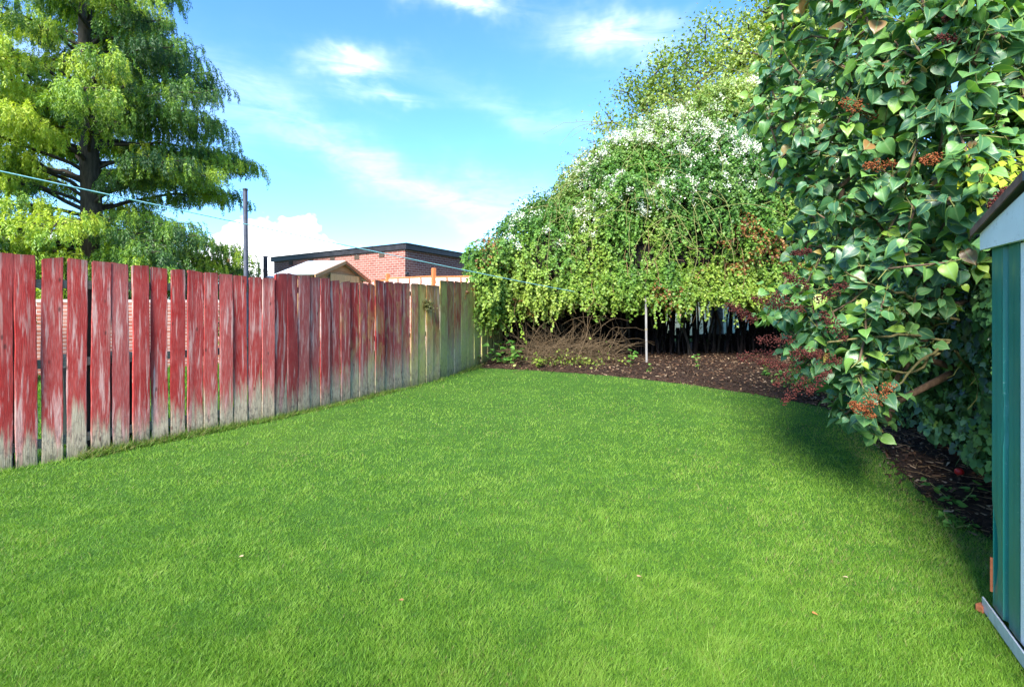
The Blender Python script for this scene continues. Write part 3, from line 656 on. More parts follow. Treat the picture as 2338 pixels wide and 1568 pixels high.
blob_tree('acacia_tree', (8.3, 19.4, 0), [B(1385, 275, 38, YT), B(1465, 215, 55, YT), B(1450, 260, 40, YT), B(1540, 160, 70, YT), B(1560, 250, 90, YT), B(1640, 110, 75, YT), B(1650, 220, 110, YT), B(1730, 80, 85, YT), B(1800, 50, 100, YT), B(1880, -20, 140, YT), B(1800, 180, 130, YT), B(1480, 160, 28, YT), B(1620, 60, 30, YT)],
          520, 66, .13, [(.09, .16, .03), (.18, .27, .05), (.30, .40, .09), (.48, .54, .22)], 'tall airy light green tree rising behind the flowering vine', 'tree', .25, .30, 1.0)
YS = 24.5
blob_tree('sapling', (world(530, 600, YS)[0], YS, 0), [B(540, 607, 14, YS), B(520, 612, 10, YS), B(560, 612, 8, YS)], 26, 16, .12, [(.08, .13, .03), (.2, .25, .06), (.3, .2, .06)], 'scraggy thin sapling beside the thin brown post', 'tree', .05, .16)
blob_tree('garden_shrub', (-9.1, 8.0, 0), [(-9.1, 8.0, 1.2, .6), (-8.6, 8.3, 1.5, .45), (-9.0, 8.1, .6, .5)], 60, 60, .07, [(.03, .08, .01), (.12, .24, .02), (.22, .34, .03)], 'bright green shrub behind the left end of the red fence', 'shrub', .05, .12)
blob_tree('garden_shrub', (-4.9, 8.4, 0), [(-4.9, 8.4, .9, .35), (-4.7, 8.6, .6, .4)], 40, 50, .06, [(.05, .08, .02), (.16, .17, .04), (.28, .24, .07)], 'yellowing shrub half hidden behind the middle of the red fence', 'shrub', .04, .1)

# ---- flowering vine mound with the dark hollow beneath
XR = 9.5
Hx = lambda X: np.interp(X, [-.75, -.55, -.1, .8, 1.9, 2.6, 3.4, 4.2, 5.2, 6.3, 9.5], [1.95, 2.45, 2.9, 3.8, 4.95, 5.55, 6.0, 6.35, 6.8, 7.5, 8.0])
Dx = lambda X: 2.8*np.sqrt(np.clip((X+1.3)/1.4, .12, 1))
YC, Z0 = 13.7, 1.68
def vsurf(X, t, k=1.0):
    c, s = np.cos(t), np.sin(t); cc = np.sign(c)*np.abs(c)**.82; ss = np.abs(s)**1.03
    return np.c_[X, YC-Dx(X)*k*cc, Z0+(Hx(X)-(1-k)*2.-Z0)*ss]
def vnormal(X, t):
    e_ = 1e-2; a = vsurf(X+e_, t)-vsurf(X-e_, t); b = vsurf(X, t+e_)-vsurf(X, t-e_); return norm(np.cross(a, b))
vine = empty('flowering_vine', (3.1, 13.7, 0), 'huge mound of climbing vine with white blossom hanging over a dark hollow', 'climbing plant')
def vine_leaves():
    n = 11500; X = rng.uniform(-.75, XR, n); t = np.where(rng.random(n) < .86, rng.random(n)*1.75, rng.uniform(1.7, math.pi, n))
    P = vsurf(X, t); N = vnormal(X, t)
    nc = 900; Xc = np.full(nc, -.62); Pc = np.c_[Xc, YC+rng.uniform(-2.3, 2.3, nc), Z0-.2+rng.random(nc)*1.1]; P = np.r_[P, Pc]; N = np.r_[N, np.tile([[-1., 0, .2]], (nc, 1))]; t = np.r_[t, np.full(nc, .5)]
    nh = 3600; Xh = rng.uniform(-.8, XR, nh); th = rng.uniform(-.02, .13, nh); Ph = vsurf(Xh, np.abs(th)); Ph[:, 2] -= rng.random(nh)*.12; Ph[:, 1] += rng.random(nh)**2*1.0
    P = np.r_[P, Ph]; N = np.r_[N, np.tile([[0, -1., .1]], (nh, 1))]; t = np.r_[t, np.full(nh, -.1)]
    nq = 620; a = rng.random(nq); Pq = np.c_[-.62+rng.normal(size=nq)*.16+a*.25, 10.75+rng.normal(size=nq)*.3+a*.5, 1.15+1.5*rng.random(nq)]; P = np.r_[P, Pq]; N = np.r_[N, np.tile([[-.4, -.9, .2]], (nq, 1))]; t = np.r_[t, np.full(nq, -.1)]; n = len(P)
    lump = (fbm(P, .85)-.5)*1.5+(vn(P, 2.6)-.5)*.55; P = P+N*lump[:, None]*np.where(t < 0, .45, 1)[:, None]+N*(rng.random((n, 1))**2*-.5)
    hang = t < 0
    dropq = (P[:, 2] < 3.4) & (t > -.05) & (vn(P*[2.3, .5, .45]+12, 1.) < .46) & (rng.random(n) < .72); P, N, t, hang = P[~dropq], N[~dropq], t[~dropq], hang[~dropq]; n = len(P)
    K = 20; pos = P.copy(); vel = norm(N*.9+rdir(n)*.8+[0, 0, .2]); step = np.where(hang, .014+.040*vn(P+5, 1.3)**1.5, .040)*np.where((t < .2) & (t > 0), .75, 1)
    ton = fbm(P+20, .7); z = P[:, 2]
    q = np.clip((z-1.6)/4.2, 0, 1)
    LP, LA, LN_, LC = [], [], [], []; segs = []
    life = rng.integers(9, K+1, n); longs = hang & (rng.random(n) < .07); step = np.where(longs, .052, step)
    for k in range(K):
        vel = norm(vel*1.0+[0, 0, -.22 if k > 2 else -.03]+rdir(n)*.28); new = pos+vel*step[:, None]
        al = k < life
        if k % 4 == 0 and k:
            pass
        for _ in range(2):
            LP.append((new+rdir(n)*.02)[al]); LA.append((rdir(n)+vel*.5+[0, 0, -.35])[al]); LN_.append((N*.9+rdir(n)*.75+[0, 0, .55])[al])
            tone = .50+(ton-.5)*1.25+rng.normal(size=n)*.15+.12*(k > 9); LC.append(np.c_[tone, q, P[:, 0], vn(P+60, .8), P[:, 2]][al])
        pos = new
    LP, LA, LN_, LC = map(np.concatenate, (LP, LA, LN_, LC)); n2 = len(LP)
    green = pick([(.025, .085, .018), (.055, .155, .026), (.10, .225, .034), (.18, .32, .05)], np.clip(LC[:, 0], 0, 1))
    yel = pick([(.045, .105, .012), (.095, .19, .02), (.17, .28, .032), (.29, .37, .06)], np.clip(LC[:, 0]+.05, 0, 1))
    pale = pick([(.10, .18, .035), (.20, .31, .06), (.34, .44, .12), (.46, .54, .22)], np.clip(LC[:, 0]+.1, 0, 1))
    ky = np.clip((2.7-LP[:, 2]+(fbm(LP*[1, 1, .5]+33, 1.3)-.5)*7)*.42+.22+np.clip((LC[:, 2]-3.5)*.12, 0, .5), 0, 1)[:, None]
    kp = np.clip((LC[:, 1]-.62+(LC[:, 3]-.5)*.9)*2.2, 0, 1)[:, None]*.8  # leaf colour pales with height, putting the sunlit crest into it
    C = green*(1-ky)+yel*ky; C = C*(1-kp)+pale*kp
    rust = (fbm(LP*[1, .4, 1]+80, .9) > .63) & (LP[:, 2] < 4.0) & (rng.random(n2) < .30+.25*(LP[:, 0] > 4.5)); C[rust] = pick([(.10, .04, .015), (.26, .10, .03), (.34, .2, .05)], rng.random(rust.sum()))
    s = (.050+.030*rng.random(n2))
    link('foliage', scatter('foliage', *DIAM, LP, LA, LN_, np.c_[s*1.15, s, s], C), mat_leaf, vine)
    # blossom sprays
    nb_ = 9000; X = rng.uniform(-.5, XR, nb_); t = rng.uniform(.45, 1.8, nb_); Pb = vsurf(X, t); Nb = vnormal(X, t); lump = (fbm(Pb, .85)-.5)*1.5+(vn(Pb, 2.6)-.5)*.55; Pb = Pb+Nb*(lump+.10)[:, None]
    wgt = .32*np.clip((Pb[:, 2]-2.3)/3.0, .05, 1)*np.where(Pb[:, 2] > 6.3, .55, 1)*(np.clip((fbm(Pb+11, 1.1)-.46)*5, .03, .8)+np.clip((vn(Pb+5, 2.5)-.66)*4, 0, 1)); keep = rng.random(nb_) < wgt*.95; Pb, Nb = Pb[keep], Nb[keep]; nb_ = len(Pb)
    kk = 34; ax = norm(Nb+rdir(nb_)*.7+[0, 0, .2]); u = rng.random((nb_, kk, 1)); FP = (Pb[:, None]+ax[:, None]*u*.24+rng.normal(size=(nb_, kk, 3))*.045-np.array([0, 0, 1])*u**2*.10).reshape(-1, 3); nf = len(FP)
    C = pick([(.70, .74, .50), (.84, .85, .70), (.90, .90, .84)], rng.random(nf))
    tv = [(0, 0, 0), (.5, .5, .2), (0, 1, 0), (-.5, .5, .2)]
    link('blossom', scatter('blossom', tv, [(0, 1, 2), (0, 2, 3)], FP, rdir(nf), rdir(nf)+[0, -.3, .4], .024+.024*rng.random(nf), C), mat_petal, vine)
    return n2
print('vine leaves', vine_leaves())
def vine_stems():
    segs = []; grn = []
    for i in range(560):                  # hanging dead stems inside the fringe and wandering shoots outside
        X = rng.uniform(-.6, XR-.5); p = vsurf(np.array([X]), np.array([rng.uniform(.0, .6)]))[0]; p[1] += rng.uniform(.0, 1.6); L = rng.uniform(.3, .9)*(1 if rng.random() > .06 else 1.8); pts = [p]
        v = np.array([rng.normal()*.25, rng.normal()*.25, -1.]);
        for k in range(7): v = v+rng.normal(size=3)*.22; v[2] = -abs(v[2]); v /= np.linalg.norm(v); q = pts[-1]+v*L/7; q[2] = max(q[2], .03); pts.append(q)
        segs += path_segs(pts, .006, .003)
    for i in range(150):
        X = rng.uniform(1.0, XR-1.5); t0 = rng.uniform(.25, 1.3); p = vsurf(np.array([X]), np.array([t0]))[0]; N = vnormal(np.array([X]), np.array([t0]))[0]; p = p+N*.30; L = rng.uniform(.8, 2.2); pts = [p]; v = N*.6+rng.normal(size=3)*.6+[0, 0, .2]
        for k in range(10): v = v/np.linalg.norm(v)+np.array([0, -.02, -.2])+rng.normal(size=3)*.12; v /= np.linalg.norm(v); pts.append(pts[-1]+v*L/10)
        grn += path_segs(pts, .007, .004)
    tubes('dead_stems', segs, mat_drystem, vine, 4); tubes('green_shoots', grn, mat_greenstem, vine, 4)
    # stray shoots breaking the outline, with leaves
    P, A = [], []; sg = []
    for i in range(130):
        X = rng.uniform(-.6, 6.5); t0 = rng.uniform(1.1, 1.9); p = vsurf(np.array([X]), np.array([t0]))[0]; v = np.array([rng.normal()*.7-.5, rng.normal()*.5, 1.]); L = rng.uniform(.4, 1.0); pts = [p]
        for k in range(9):
            v = v/np.linalg.norm(v)+rng.normal(size=3)*.22+np.array([-.05, 0, -.10*k/4]); v /= np.linalg.norm(v); pts.append(pts[-1]+v*L/9)
            for _ in range(3): P.append(pts[-1]+rng.normal(size=3)*.03); A.append(rng.normal(size=3)+v)
        sg += path_segs(pts, .006, .003)
    P, A = np.array(P), np.array(A); n = len(P)
    tubes('stray_shoots', sg, mat_drystem, vine, 4); link('shoot_leaves', scatter('shoot_leaves', *DIAM, P, A, rdir(n), np.full(n, .05), pick([(.03, .08, .02), (.1, .2, .04)], rng.random(n))), mat_leaf, vine)
    # uneven inner sheet added to keep light out of the hollow, painted shade-dark
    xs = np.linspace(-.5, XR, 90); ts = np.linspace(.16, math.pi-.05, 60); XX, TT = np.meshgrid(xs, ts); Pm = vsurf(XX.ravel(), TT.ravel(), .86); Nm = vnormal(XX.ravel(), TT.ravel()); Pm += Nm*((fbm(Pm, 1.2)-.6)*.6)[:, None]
    i = (np.arange(59)[:, None]*90+np.arange(89)[None]).ravel(); link('inner_sheet', np_mesh('inner_sheet', Pm, np.stack([i, i+1, i+91, i+90], 1), 4, None, True), mat_shade, vine)
    # inner dead leaves hanging beneath that sheet
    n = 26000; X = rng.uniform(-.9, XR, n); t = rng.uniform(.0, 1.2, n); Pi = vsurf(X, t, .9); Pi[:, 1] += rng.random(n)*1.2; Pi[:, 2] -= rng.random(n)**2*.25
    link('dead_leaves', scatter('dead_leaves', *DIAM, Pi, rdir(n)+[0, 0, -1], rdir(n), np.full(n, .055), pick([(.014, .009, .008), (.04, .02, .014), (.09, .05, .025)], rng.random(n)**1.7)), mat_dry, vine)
    # thick twisting stems that carry it
    ms = []
    for X, Y in [(.4, 12.7), (1.9, 13.2), (3.9, 13.3), (4.6, 12.9), (5.5, 13.3), (7.2, 12.9), (8.2, 13.3), (2.9, 12.9)]:
        for r in range(3):
            pts = []; ph = rng.random()*6
            for k in range(9): z = k/8*3.2; pts.append((X+.12*math.sin(ph+z*2)+rng.normal()*.03+r*.07, Y+.10*math.cos(ph+z*1.7), z-.05))
            ms += path_segs(pts, .035, .02)
        tubes('woody_stem', ms, mat_bark, vine, 6); ms = []
vine_stems()

# dark old paling fence at the very back of the hollow, broken in the middle
bk = empty('back_fence', (4, 13.7, 0), 'dark broken paling fence in the shade at the back of the hollow', 'fence')
segs_b = []; bm = bmesh.new(); bmr = bmesh.new(); bms = bmesh.new(); x = -1.2
while x < 11:
    gap = 4.4 < x < 6.7; wv_ = rng.uniform(.09, .14)
    ht = rng.uniform(1.9, 2.3)
    if not gap or rng.random() < .30: box(bm, (x, 13.7+rng.normal()*.02, ht/2), (wv_*(1 if not gap else .6), .018, ht), rng.normal()*.02, 0, rng.normal()*.012)
    else: h2 = rng.uniform(.52, .72); box(bm, (x, 13.7+rng.normal()*.01, h2/2), (wv_*1.05, .018, h2), 0, 0, rng.normal()*.02)
    x += (.085 if not gap else wv_)
box(bmr, (5, 13.76, .45), (12.4, .04, .09)); box(bmr, (5, 13.76, 1.75), (12.4, .04, .09))
bm_obj('palings', bm, mat_shade, bk); bm_obj('rails', bmr, mat_shade, bk)
hs_ = []
for i in range(150):
    X = rng.uniform(-.2, 8.6); Y = rng.uniform(12.7, 13.5); pts = [(X, Y, 0)]; lx = rng.normal()*.25
    for k in range(1, 6): pts.append((X+lx*k/5+rng.normal()*.04, Y+rng.normal()*.05, k*.5))
    hs_ += path_segs(pts, rng.uniform(.012, .045), .012)
th = empty('thicket', (5, 13.2, 0), 'upright bare stems standing in the dark against the pale gap', 'shrub'); tubes('stems', hs_, mat_shade, th, 5)
n = 2600; Pt = np.c_[rng.uniform(-.3, 8.4, n), rng.uniform(13, 13.6, n), rng.uniform(.3, 2.2, n)]  # near-black leaves added to deepen the shade in the hollow
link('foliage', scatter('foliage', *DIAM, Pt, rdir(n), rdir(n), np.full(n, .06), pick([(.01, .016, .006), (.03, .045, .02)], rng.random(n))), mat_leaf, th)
bm = bmesh.new(); box(bm, (9, 21.5, 1.2), (14, .3, 2.4)); o = bm_obj('pale_backing', bm, mat_pale); tag(o, 'pale wall glimpsed through the gap behind the bare stems', 'wall')  # added slab standing for the brightness beyond the gap

# pale pole carrying the overhang
e = empty('support_pole', (3.1, 11.05, 0), 'slim pale pole standing in the bed under the vine', 'pole')
tubes('shaft', [((3.1, 11.05, -.05), (3.09, 11.05, .85), .027, .027), ((3.09, 11.05, .85), (3.08, 11.05, 1.9), .027, .026)], mat_polewhite, e, 12)
tubes('collar', [((3.09, 11.05, .78), (3.09, 11.05, .83), .031, .031)], mat_rail, e, 12)

# washing line
def line():
    A_ = world(-120, 364, 2.6); B_ = world(1322, 667, 11.0); pts = []
    for k in range(41):
        t = k/40; pts.append(A_+(B_-A_)*t+np.array([0, 0, -.10*4*t*(1-t)*.25]))
    o = tubes('washing_line', path_segs(pts, .0040, .0068), mat_cord, None, 6); tag(o, 'pale turquoise washing line slung across the garden to the vine', 'washing line')
line()

# ---- brushwood heap and low plants
def heap():
    c = np.array([1.15, 11.1, 0]); segs = []
    for i in range(420):
        a = rng.uniform(0, 2*math.pi); p = c+np.array([rng.normal()*.55, rng.normal()*.35, rng.uniform(.0, .35)]); v = np.array([math.cos(a)*1.0, math.sin(a)*.6, rng.uniform(.05, 1.3)]); L = rng.uniform(.4, 1.35); pts = [p]; n = 7
        for k in range(n): v = v/np.linalg.norm(v)+rng.normal(size=3)*.16+np.array([0, 0, -.13]); v /= np.linalg.norm(v); q = pts[-1]+v*L/n; q[2] = max(q[2], .02); pts.append(q)
        r = rng.uniform(.003, .010); segs += path_segs(pts, r, r*.45)
        for j in (2, 4):
            w_ = v+rng.normal(size=3)*.9; w_ /= np.linalg.norm(w_); segs.append((pts[j], pts[j]+w_*.18, r*.5, r*.25))
    o = empty('brushwood_heap', (1.15, 11.0, 0), 'tangled heap of dead brown twigs under the left of the vine', 'brushwood'); tubes('twigs', segs, mat_twig, o, 4)
    segs = []
    for i in range(170):
        p = np.array([rng.uniform(-.3, 2.4), rng.uniform(11, 12.8), rng.uniform(.1, 1.5)]); v = rng.normal(size=3)*[1, .5, .9]; pts = [p]
        for k in range(8): v = v/np.linalg.norm(v)+rng.normal(size=3)*.18+np.array([0, 0, -.10]); v /= np.linalg.norm(v); q = pts[-1]+v*.13; q[2] = max(q[2], .02); pts.append(q)
        segs += path_segs(pts, .005, .002)
    tubes('arching_twigs', segs, mat_twig, o, 4)
    n = 420; P = c+np.c_[rng.normal(size=n)*.5+.15, rng.normal(size=n)*.25-.45, np.abs(rng.normal(size=n))*.16]
    link('bindweed', scatter('bindweed', *DIAM, P, rdir(n), rdir(n)+[0, -.3, .8], .05+.04*rng.random(n), pick([(.06, .12, .02), (.2, .27, .04), (.33, .36, .08)], rng.random(n))), mat_leaf, o)['kind'] = 'stuff'
heap()
HEARTV = [(0, 0, 0), (.30, -.08, .07), (.46, .16, .10), (.40, .50, .07), (.18, .80, .0), (0, 1.05, -.10), (-.18, .80, .0), (-.40, .50, .07), (-.46, .16, .10), (-.30, -.08, .07), (0, .33, -.02), (0, .68, -.03)]
HEARTF = [(0, 1, 10), (1, 2, 10), (2, 3, 10), (3, 11, 10), (3, 4, 11), (4, 5, 11), (5, 6, 11), (6, 7, 11), (7, 10, 11), (7, 8, 10), (8, 9, 10), (9, 0, 10)]
def heart(nr=1):
    e_ = np.array([.85, 1, 1, 1, 1, 1, 1, 1, 1, 1, 0, 0.], float); r_ = np.array([1, 0, 0, 0, 0, 1, 0, 0, 0, 0, 1, 1.], float)
    return {'edge': e_, 'rib': r_}
def weed(x, y, h, n, size, label, pal=((.04, .12, .02), (.10, .26, .04), (.2, .38, .08)), spread=.15, name='weed', cat='weed', group='weeds in the bed'):
    e = empty(name, (x, y, 0), label, cat, group); segs = []; P, A = [], []
    for i in range(max(2, n//7)):
        v = np.array([rng.normal()*spread*2.5, rng.normal()*spread*2.5, 1.]); pts = [np.array([x, y, 0.])]; hh_ = h*rng.uniform(.6, 1.05)
        for k in range(5):
            v = v/np.linalg.norm(v)+rng.normal(size=3)*.15; pts.append(pts[-1]+v/np.linalg.norm(v)*hh_/5)
            if k > 0:
                for _ in range(2 if k < 4 else 3): P.append(pts[-1]+rng.normal(size=3)*.02); A.append(np.array([rng.normal(), rng.normal(), -.1]))
        segs += path_segs(pts, .005, .002)
    tubes('stem', segs, mat_greenstem, e, 4); P, A = np.array(P), np.array(A); m_ = len(P)
    link('leaves', scatter('leaves', HEARTV, HEARTF, P, A, rdir(m_)*.4+[0, -.35, 1], size*(.6+.6*rng.random(m_)), pick(pal, rng.random(m_))), mat_leaf, e)
weed(-.02, 10.75, .75, 70, .12, 'broad leaved fresh green plant in the corner by the fence end', spread=.22, name='broadleaf_plant', cat='plant')
weed(.55, 10.2, .30, 40, .07, 'low yellow green weed at the front of the twig heap', pal=((.12, .2, .02), (.25, .35, .05)), spread=.3)
weed(2.62, 10.7, .36, 14, .09, 'small leafy weed just left of the pale pole')
weed(2.78, 9.6, .16, 12, .06, 'tiny weed in front of the pale pole, nearest the lawn')
weed(3.85, 9.9, .34, 16, .055, 'thin upright weed right of the pale pole', spread=.08)
weed(4.75, 8.9, .32, 30, .07, 'bushy low weed in the middle right of the bed', spread=.3)
weed(3.05, 3.3, .22, 30, .05, 'leafy weed on the bed beside the green shed', spread=.3)
weed(2.72, 2.95, .10, 22, .035, 'low creeping weed at the lawn edge by the green shed', spread=.4)
blob_tree('ground_cover_shrub', (5.0, 7.9, 0), [(4.75, 7.9, .25, .35), (5.2, 7.6, .3, .4), (5.5, 8.2, .4, .45), (4.6, 7.3, .15, .25), (4.9, 6.9, .15, .3)], 110, 34, .055, [(.02, .06, .015), (.05, .13, .03), (.12, .24, .05), (.25, .33, .08)], 'low sprawling shrub where the bed bends below the lilac', 'shrub', .02, .09)

# ---- ivy bank on the right boundary
IVYL = [(0, 0, 0), (.28, -.12, .04), (.55, .12, .02), (.30, .36, .03), (.38, .62, 0), (0, 1.0, -.08), (-.38, .62, 0), (-.30, .36, .03), (-.55, .12, .02), (-.28, -.12, .04), (0, .35, -.02)]
IVYF = [(i, (i+1) % 10, 10) for i in range(10)]
RB = np.array([(3.0, 2.35), (3.4, 3.35), (3.85, 4.4), (4.6, 5.6), (5.4, 7.2), (6.5, 9.2), (8.5, 11.2)])
def ivy():
    e = empty('ivy_bank', (3.9, 4.0, 0), 'dark glossy ivy smothering the right boundary behind the green shed', 'ivy')
    def at(s):
        s = np.clip(s, 0, len(RB)-1.001); i = s.astype(int); f = (s-i)[:, None]; d = norm(RB[i+1]-RB[i]); return RB[i]*(1-f)+RB[i+1]*f, np.c_[-d[:, 1], d[:, 0]]
    n = 21000; s = rng.random(n)**1.7*(len(RB)-1); P2, N2 = at(s); z = .24*(s < 2)+rng.random(n)**.9*(2.35-.24*(s < 2))
    bulge = .22*np.sin(np.clip(z/2.3, 0, 1)*math.pi)+(fbm(np.c_[P2, z], 1.6)-.5)*.6
    top = z > 2.1; P = np.c_[P2+N2*(bulge*1.0)[:, None]+N2*(-rng.random((n, 1))**2*.22), z]; P[top, :2] -= N2[top]*rng.random((top.sum(), 1))*.7
    P = P[(z > .12) | (rng.random(n) < .3)]; N2 = N2[(z > .12) | (rng.random(n) < 2)][:len(P)]; n = len(P)
    P2, N2 = P[:, :2], norm(np.c_[-np.ones(n), .25*np.ones(n)])
    N = np.c_[N2, np.full(n, .45)]+rdir(n)*.55; A = rdir(n)*.6+[0, 0, -.9]
    C = pick([(.018, .060, .022), (.036, .105, .036), (.062, .165, .050), (.11, .24, .07), (.18, .32, .07)], np.clip(rng.random(n)**1.3*.9+(vn(P, 2.)-.5)*.4, 0, 1))
    link('leaves', scatter('leaves', IVYL, IVYF, P, A, N, .045+.035*rng.random(n), C), mat_ivy, e)
    ss = np.linspace(0, len(RB)-1.01, 60); zs = np.linspace(0, 2.2, 14); a, b = at(ss); V = []
    for k, zz in enumerate(zs):
        q = a-b*.22; V.append(np.c_[q, np.full(60, zz)])
    V = np.concatenate(V); V[:, :2] += (fbm(V, 2.)-.5)[:, None]*.25*np.tile(b, (14, 1)); i = (np.arange(13)[:, None]*60+np.arange(59)[None]).ravel()
    link('inner_sheet', np_mesh('inner_sheet', V, np.stack([i, i+1, i+61, i+60], 1), 4, None, True), mat_bark, e)
    segs = []
    for i in range(60):
        s0 = np.array([rng.random()*2.6]); p, nn = at(s0); p = p[0]+nn[0]*.15; pts = [np.array([p[0], p[1], rng.uniform(.9, 2.2)])]; v = np.array([rng.normal()-.3, rng.normal(), rng.normal()])
        for k in range(8): v = v/np.linalg.norm(v)+rng.normal(size=3)*.3; v /= np.linalg.norm(v); pts.append(pts[-1]+v*.05)
        segs += path_segs(pts, .004, .0025)
    tubes('runners', segs, mat_greenstem, e, 4)
mat_ivy = leaf_mat('ivy_leaf', .38, .15, (1.3, 1.3, .3), .5)
ivy()

# ---- lilac
mat_olive = mk_bark('olive_bark', (.07, .065, .025), (.17, .15, .06), 25)
LP_OUT = np.array([(1668, 290), (1700, 225), (1735, 130), (1745, 40), (1790, -90), (2520, -90), (2520, 430), (2300, 430), (2262, 480), (2240, 560), (2255, 700), (2150, 760), (2060, 900), (2060, 1000), (1990, 1000), (1900, 955), (1885, 880), (1815, 860), (1790, 780), (1700, 715), (1775, 650), (1800, 590), (1775, 520), (1830, 470), (1775, 440), (1735, 410), (1725, 330)], float)
def lilac():
    root = np.array([3.95, 4.1, 0.]); e = empty('lilac_tree', tuple(root), 'large lilac with heart shaped leaves and brown seed heads over the shed', 'tree')
    tips = []
    front = lambda px: np.interp(px, [1650, 1900, 2150, 2400], [3.35, 2.95, 2.45, 2.05])
    while len(tips) < 1120:
        q = np.array([[rng.uniform(1650, 2520), rng.uniform(-90, 1010)]])
        if not inside(q, LP_OUT)[0]: continue
        dx = pdist(q, np.vstack([LP_OUT, LP_OUT[:1]]))[0]
        if dx < 14: continue
        px, py = q[0]; lowr = px > 2000 and py > 600
        if lowr and rng.random() < .42: continue
        Y = front(px)+rng.random()**1.5*(1.5 if py < 600 else .9)+(.35 if py > 600 and px > 2050 else 0)+max(0, (60-dx)/60)*.4
        if px > 2240: Y = max(Y, 2.45)
        p = world(px, py, Y)
        if p[2] < .22: continue
        tips.append(p)
    tips = np.array(tips); nodes = [(root, -1), (root+[-.05, -.1, .5], 0), (root+[-.15, -.3, 1.0], 1), (root+[-.3, -.5, 1.5], 2), (root+[-.6, -.7, 2.0], 3), (root+[-.3, -.8, 2.6], 3)]
    segs, PP, par, ti = skeleton(root, nodes, tips, .042, .0040, .04); tubes('branches', segs, mat_pinkstem, e, 7)
    P, A, N, Cc, S, pet = [], [], [], [], [], []
    for k, t in enumerate(tips):
        tw = t-PP[par[ti[k]]]; tw = tw/np.linalg.norm(tw)+rng.normal(size=3)*.15+np.array([-.1, -.25, .05]); tw /= np.linalg.norm(tw); hue = rng.normal()*.13
        ref = norm(np.cross(tw, rng.normal(size=3))); b = np.cross(tw, ref); npair = rng.integers(3, 6); inn = t-tw*.10
        pet.append((inn, t+tw*.10, .004, .0025))
        for j in range(npair):
            base = inn+tw*.055*j; a = j*math.pi/2+rng.normal()*.3; o_ = ref*math.cos(a)+b*math.sin(a)
            for sg in (-1, 1):
                dr = o_*sg*.8+tw*.45+rng.normal(size=3)*.25; dr /= np.linalg.norm(dr); L = rng.uniform(.02, .04); p = base+dr*L; pet.append((base, p, .0016, .0012))
                ax = dr+np.array([0, 0, -.65])+rng.normal(size=3)*.2; nn = np.array([-.15, -.45, .85])+rng.normal(size=3)*.72+dr*.25
                P.append(p); A.append(ax); N.append(nn); S.append(rng.uniform(.040, .102)*(1-.12*j/npair)); Cc.append(np.clip(.42+hue+rng.normal()*.14+(.15 if j == npair-1 else 0), 0, 1))
    P, A, N, S, Cc = map(np.array, (P, A, N, S, Cc)); n = len(P)
    C = pick([(.022, .075, .040), (.040, .12, .060), (.070, .18, .065), (.14, .29, .06), (.28, .42, .06)], Cc)
    odd = rng.random(n) < .014; C[odd] = pick([(.30, .28, .05), (.26, .14, .05), (.16, .10, .05)], rng.random(odd.sum()))
    # finer leaf: cupped halves with recurved rim and tip
    tv, ed, rb = [], [], []
    rows = [(0, .08), (-.05, .26), (.07, .43), (.25, .49), (.45, .46), (.63, .36), (.79, .22), (.92, .09), (1.05, 0)]
    for y, hw in rows:
        for f in (-1, -.72, 0, .72, 1):
            z = .16*abs(f)**1.5*hw*2-.16*y*y-(.05 if abs(f) == 1 else 0); tv.append((f*hw, y+(-.05 if abs(f) > .5 and y <= .06 else 0), z)); ed.append(abs(f)); rb.append(1-abs(f))
    tf = []
    for r in range(len(rows)-1):
        for c in range(4): a_ = r*5+c; tf.append((a_, a_+1, a_+6, a_+5))
    Sx = S[:, None]*np.c_[rng.uniform(.85, 1.1, n), np.ones(n), rng.uniform(.5, 2.3, n)]
    link('leaves', scatter('leaves', tv, tf, P, A, N, Sx, C, {'edge': np.array(ed), 'rib': np.array(rb)}), mat_lilac, e)
    tubes('twigs', pet, mat_greenstem, e, 4)
    for pth in ([(2160, 785, 3.2), (2100, 825, 2.95), (2040, 885, 2.75)], [(2165, 780, 3.2), (2080, 762, 3.0), (1980, 768, 2.85), (1890, 780, 2.8)], [(2120, 700, 3.1), (2060, 668, 2.9), (1990, 650, 2.8), (1930, 620, 2.75)],
                [(2180, 800, 3.3), (2230, 860, 3.5), (2290, 1010, 3.9)], [(2190, 730, 3.3), (2110, 720, 3.1), (2020, 700, 3.0), (1900, 660, 2.95)], [(2160, 790, 3.2), (2080, 850, 3.0), (1990, 840, 2.9)], [(2230, 620, 3.2), (2120, 560, 3.0), (2030, 560, 2.85)]):
        pw = [world(*q) for q in pth]; fine = []
        for a_, b_ in zip(pw[:-1], pw[1:]):
            for k in range(4): fine.append(a_+(b_-a_)*k/4+rng.normal(size=3)*.006)
        fine.append(pw[-1]); tubes('bough', path_segs(fine, .010, .005), mat_olive, e, 7)
    heads = [(1960, 248, 42, 1), (2010, 376, 36, 1), (2132, 362, 34, 1), (2280, 450, 30, .3), (2178, 30, 30, 0), (2165, 90, 30, 0), (1690, 712, 30, .2), (1800, 690, 34, .1), (1725, 812, 36, .1), (1750, 690, 30, .1), (1770, 775, 34, .1), (1700, 716, 24, .1), (1760, 830, 26, .1), (1842, 805, 30, .1), (1800, 845, 36, .2), (1880, 815, 34, .1), (1905, 745, 34, .1), (1900, 665, 34, .2), (1820, 640, 28, .2), (2000, 905, 40, .9), (1968, 935, 28, .9), (1815, 890, 30, .2), (1500+330, 575, 22, .4), (1870, 870, 28, .2)]
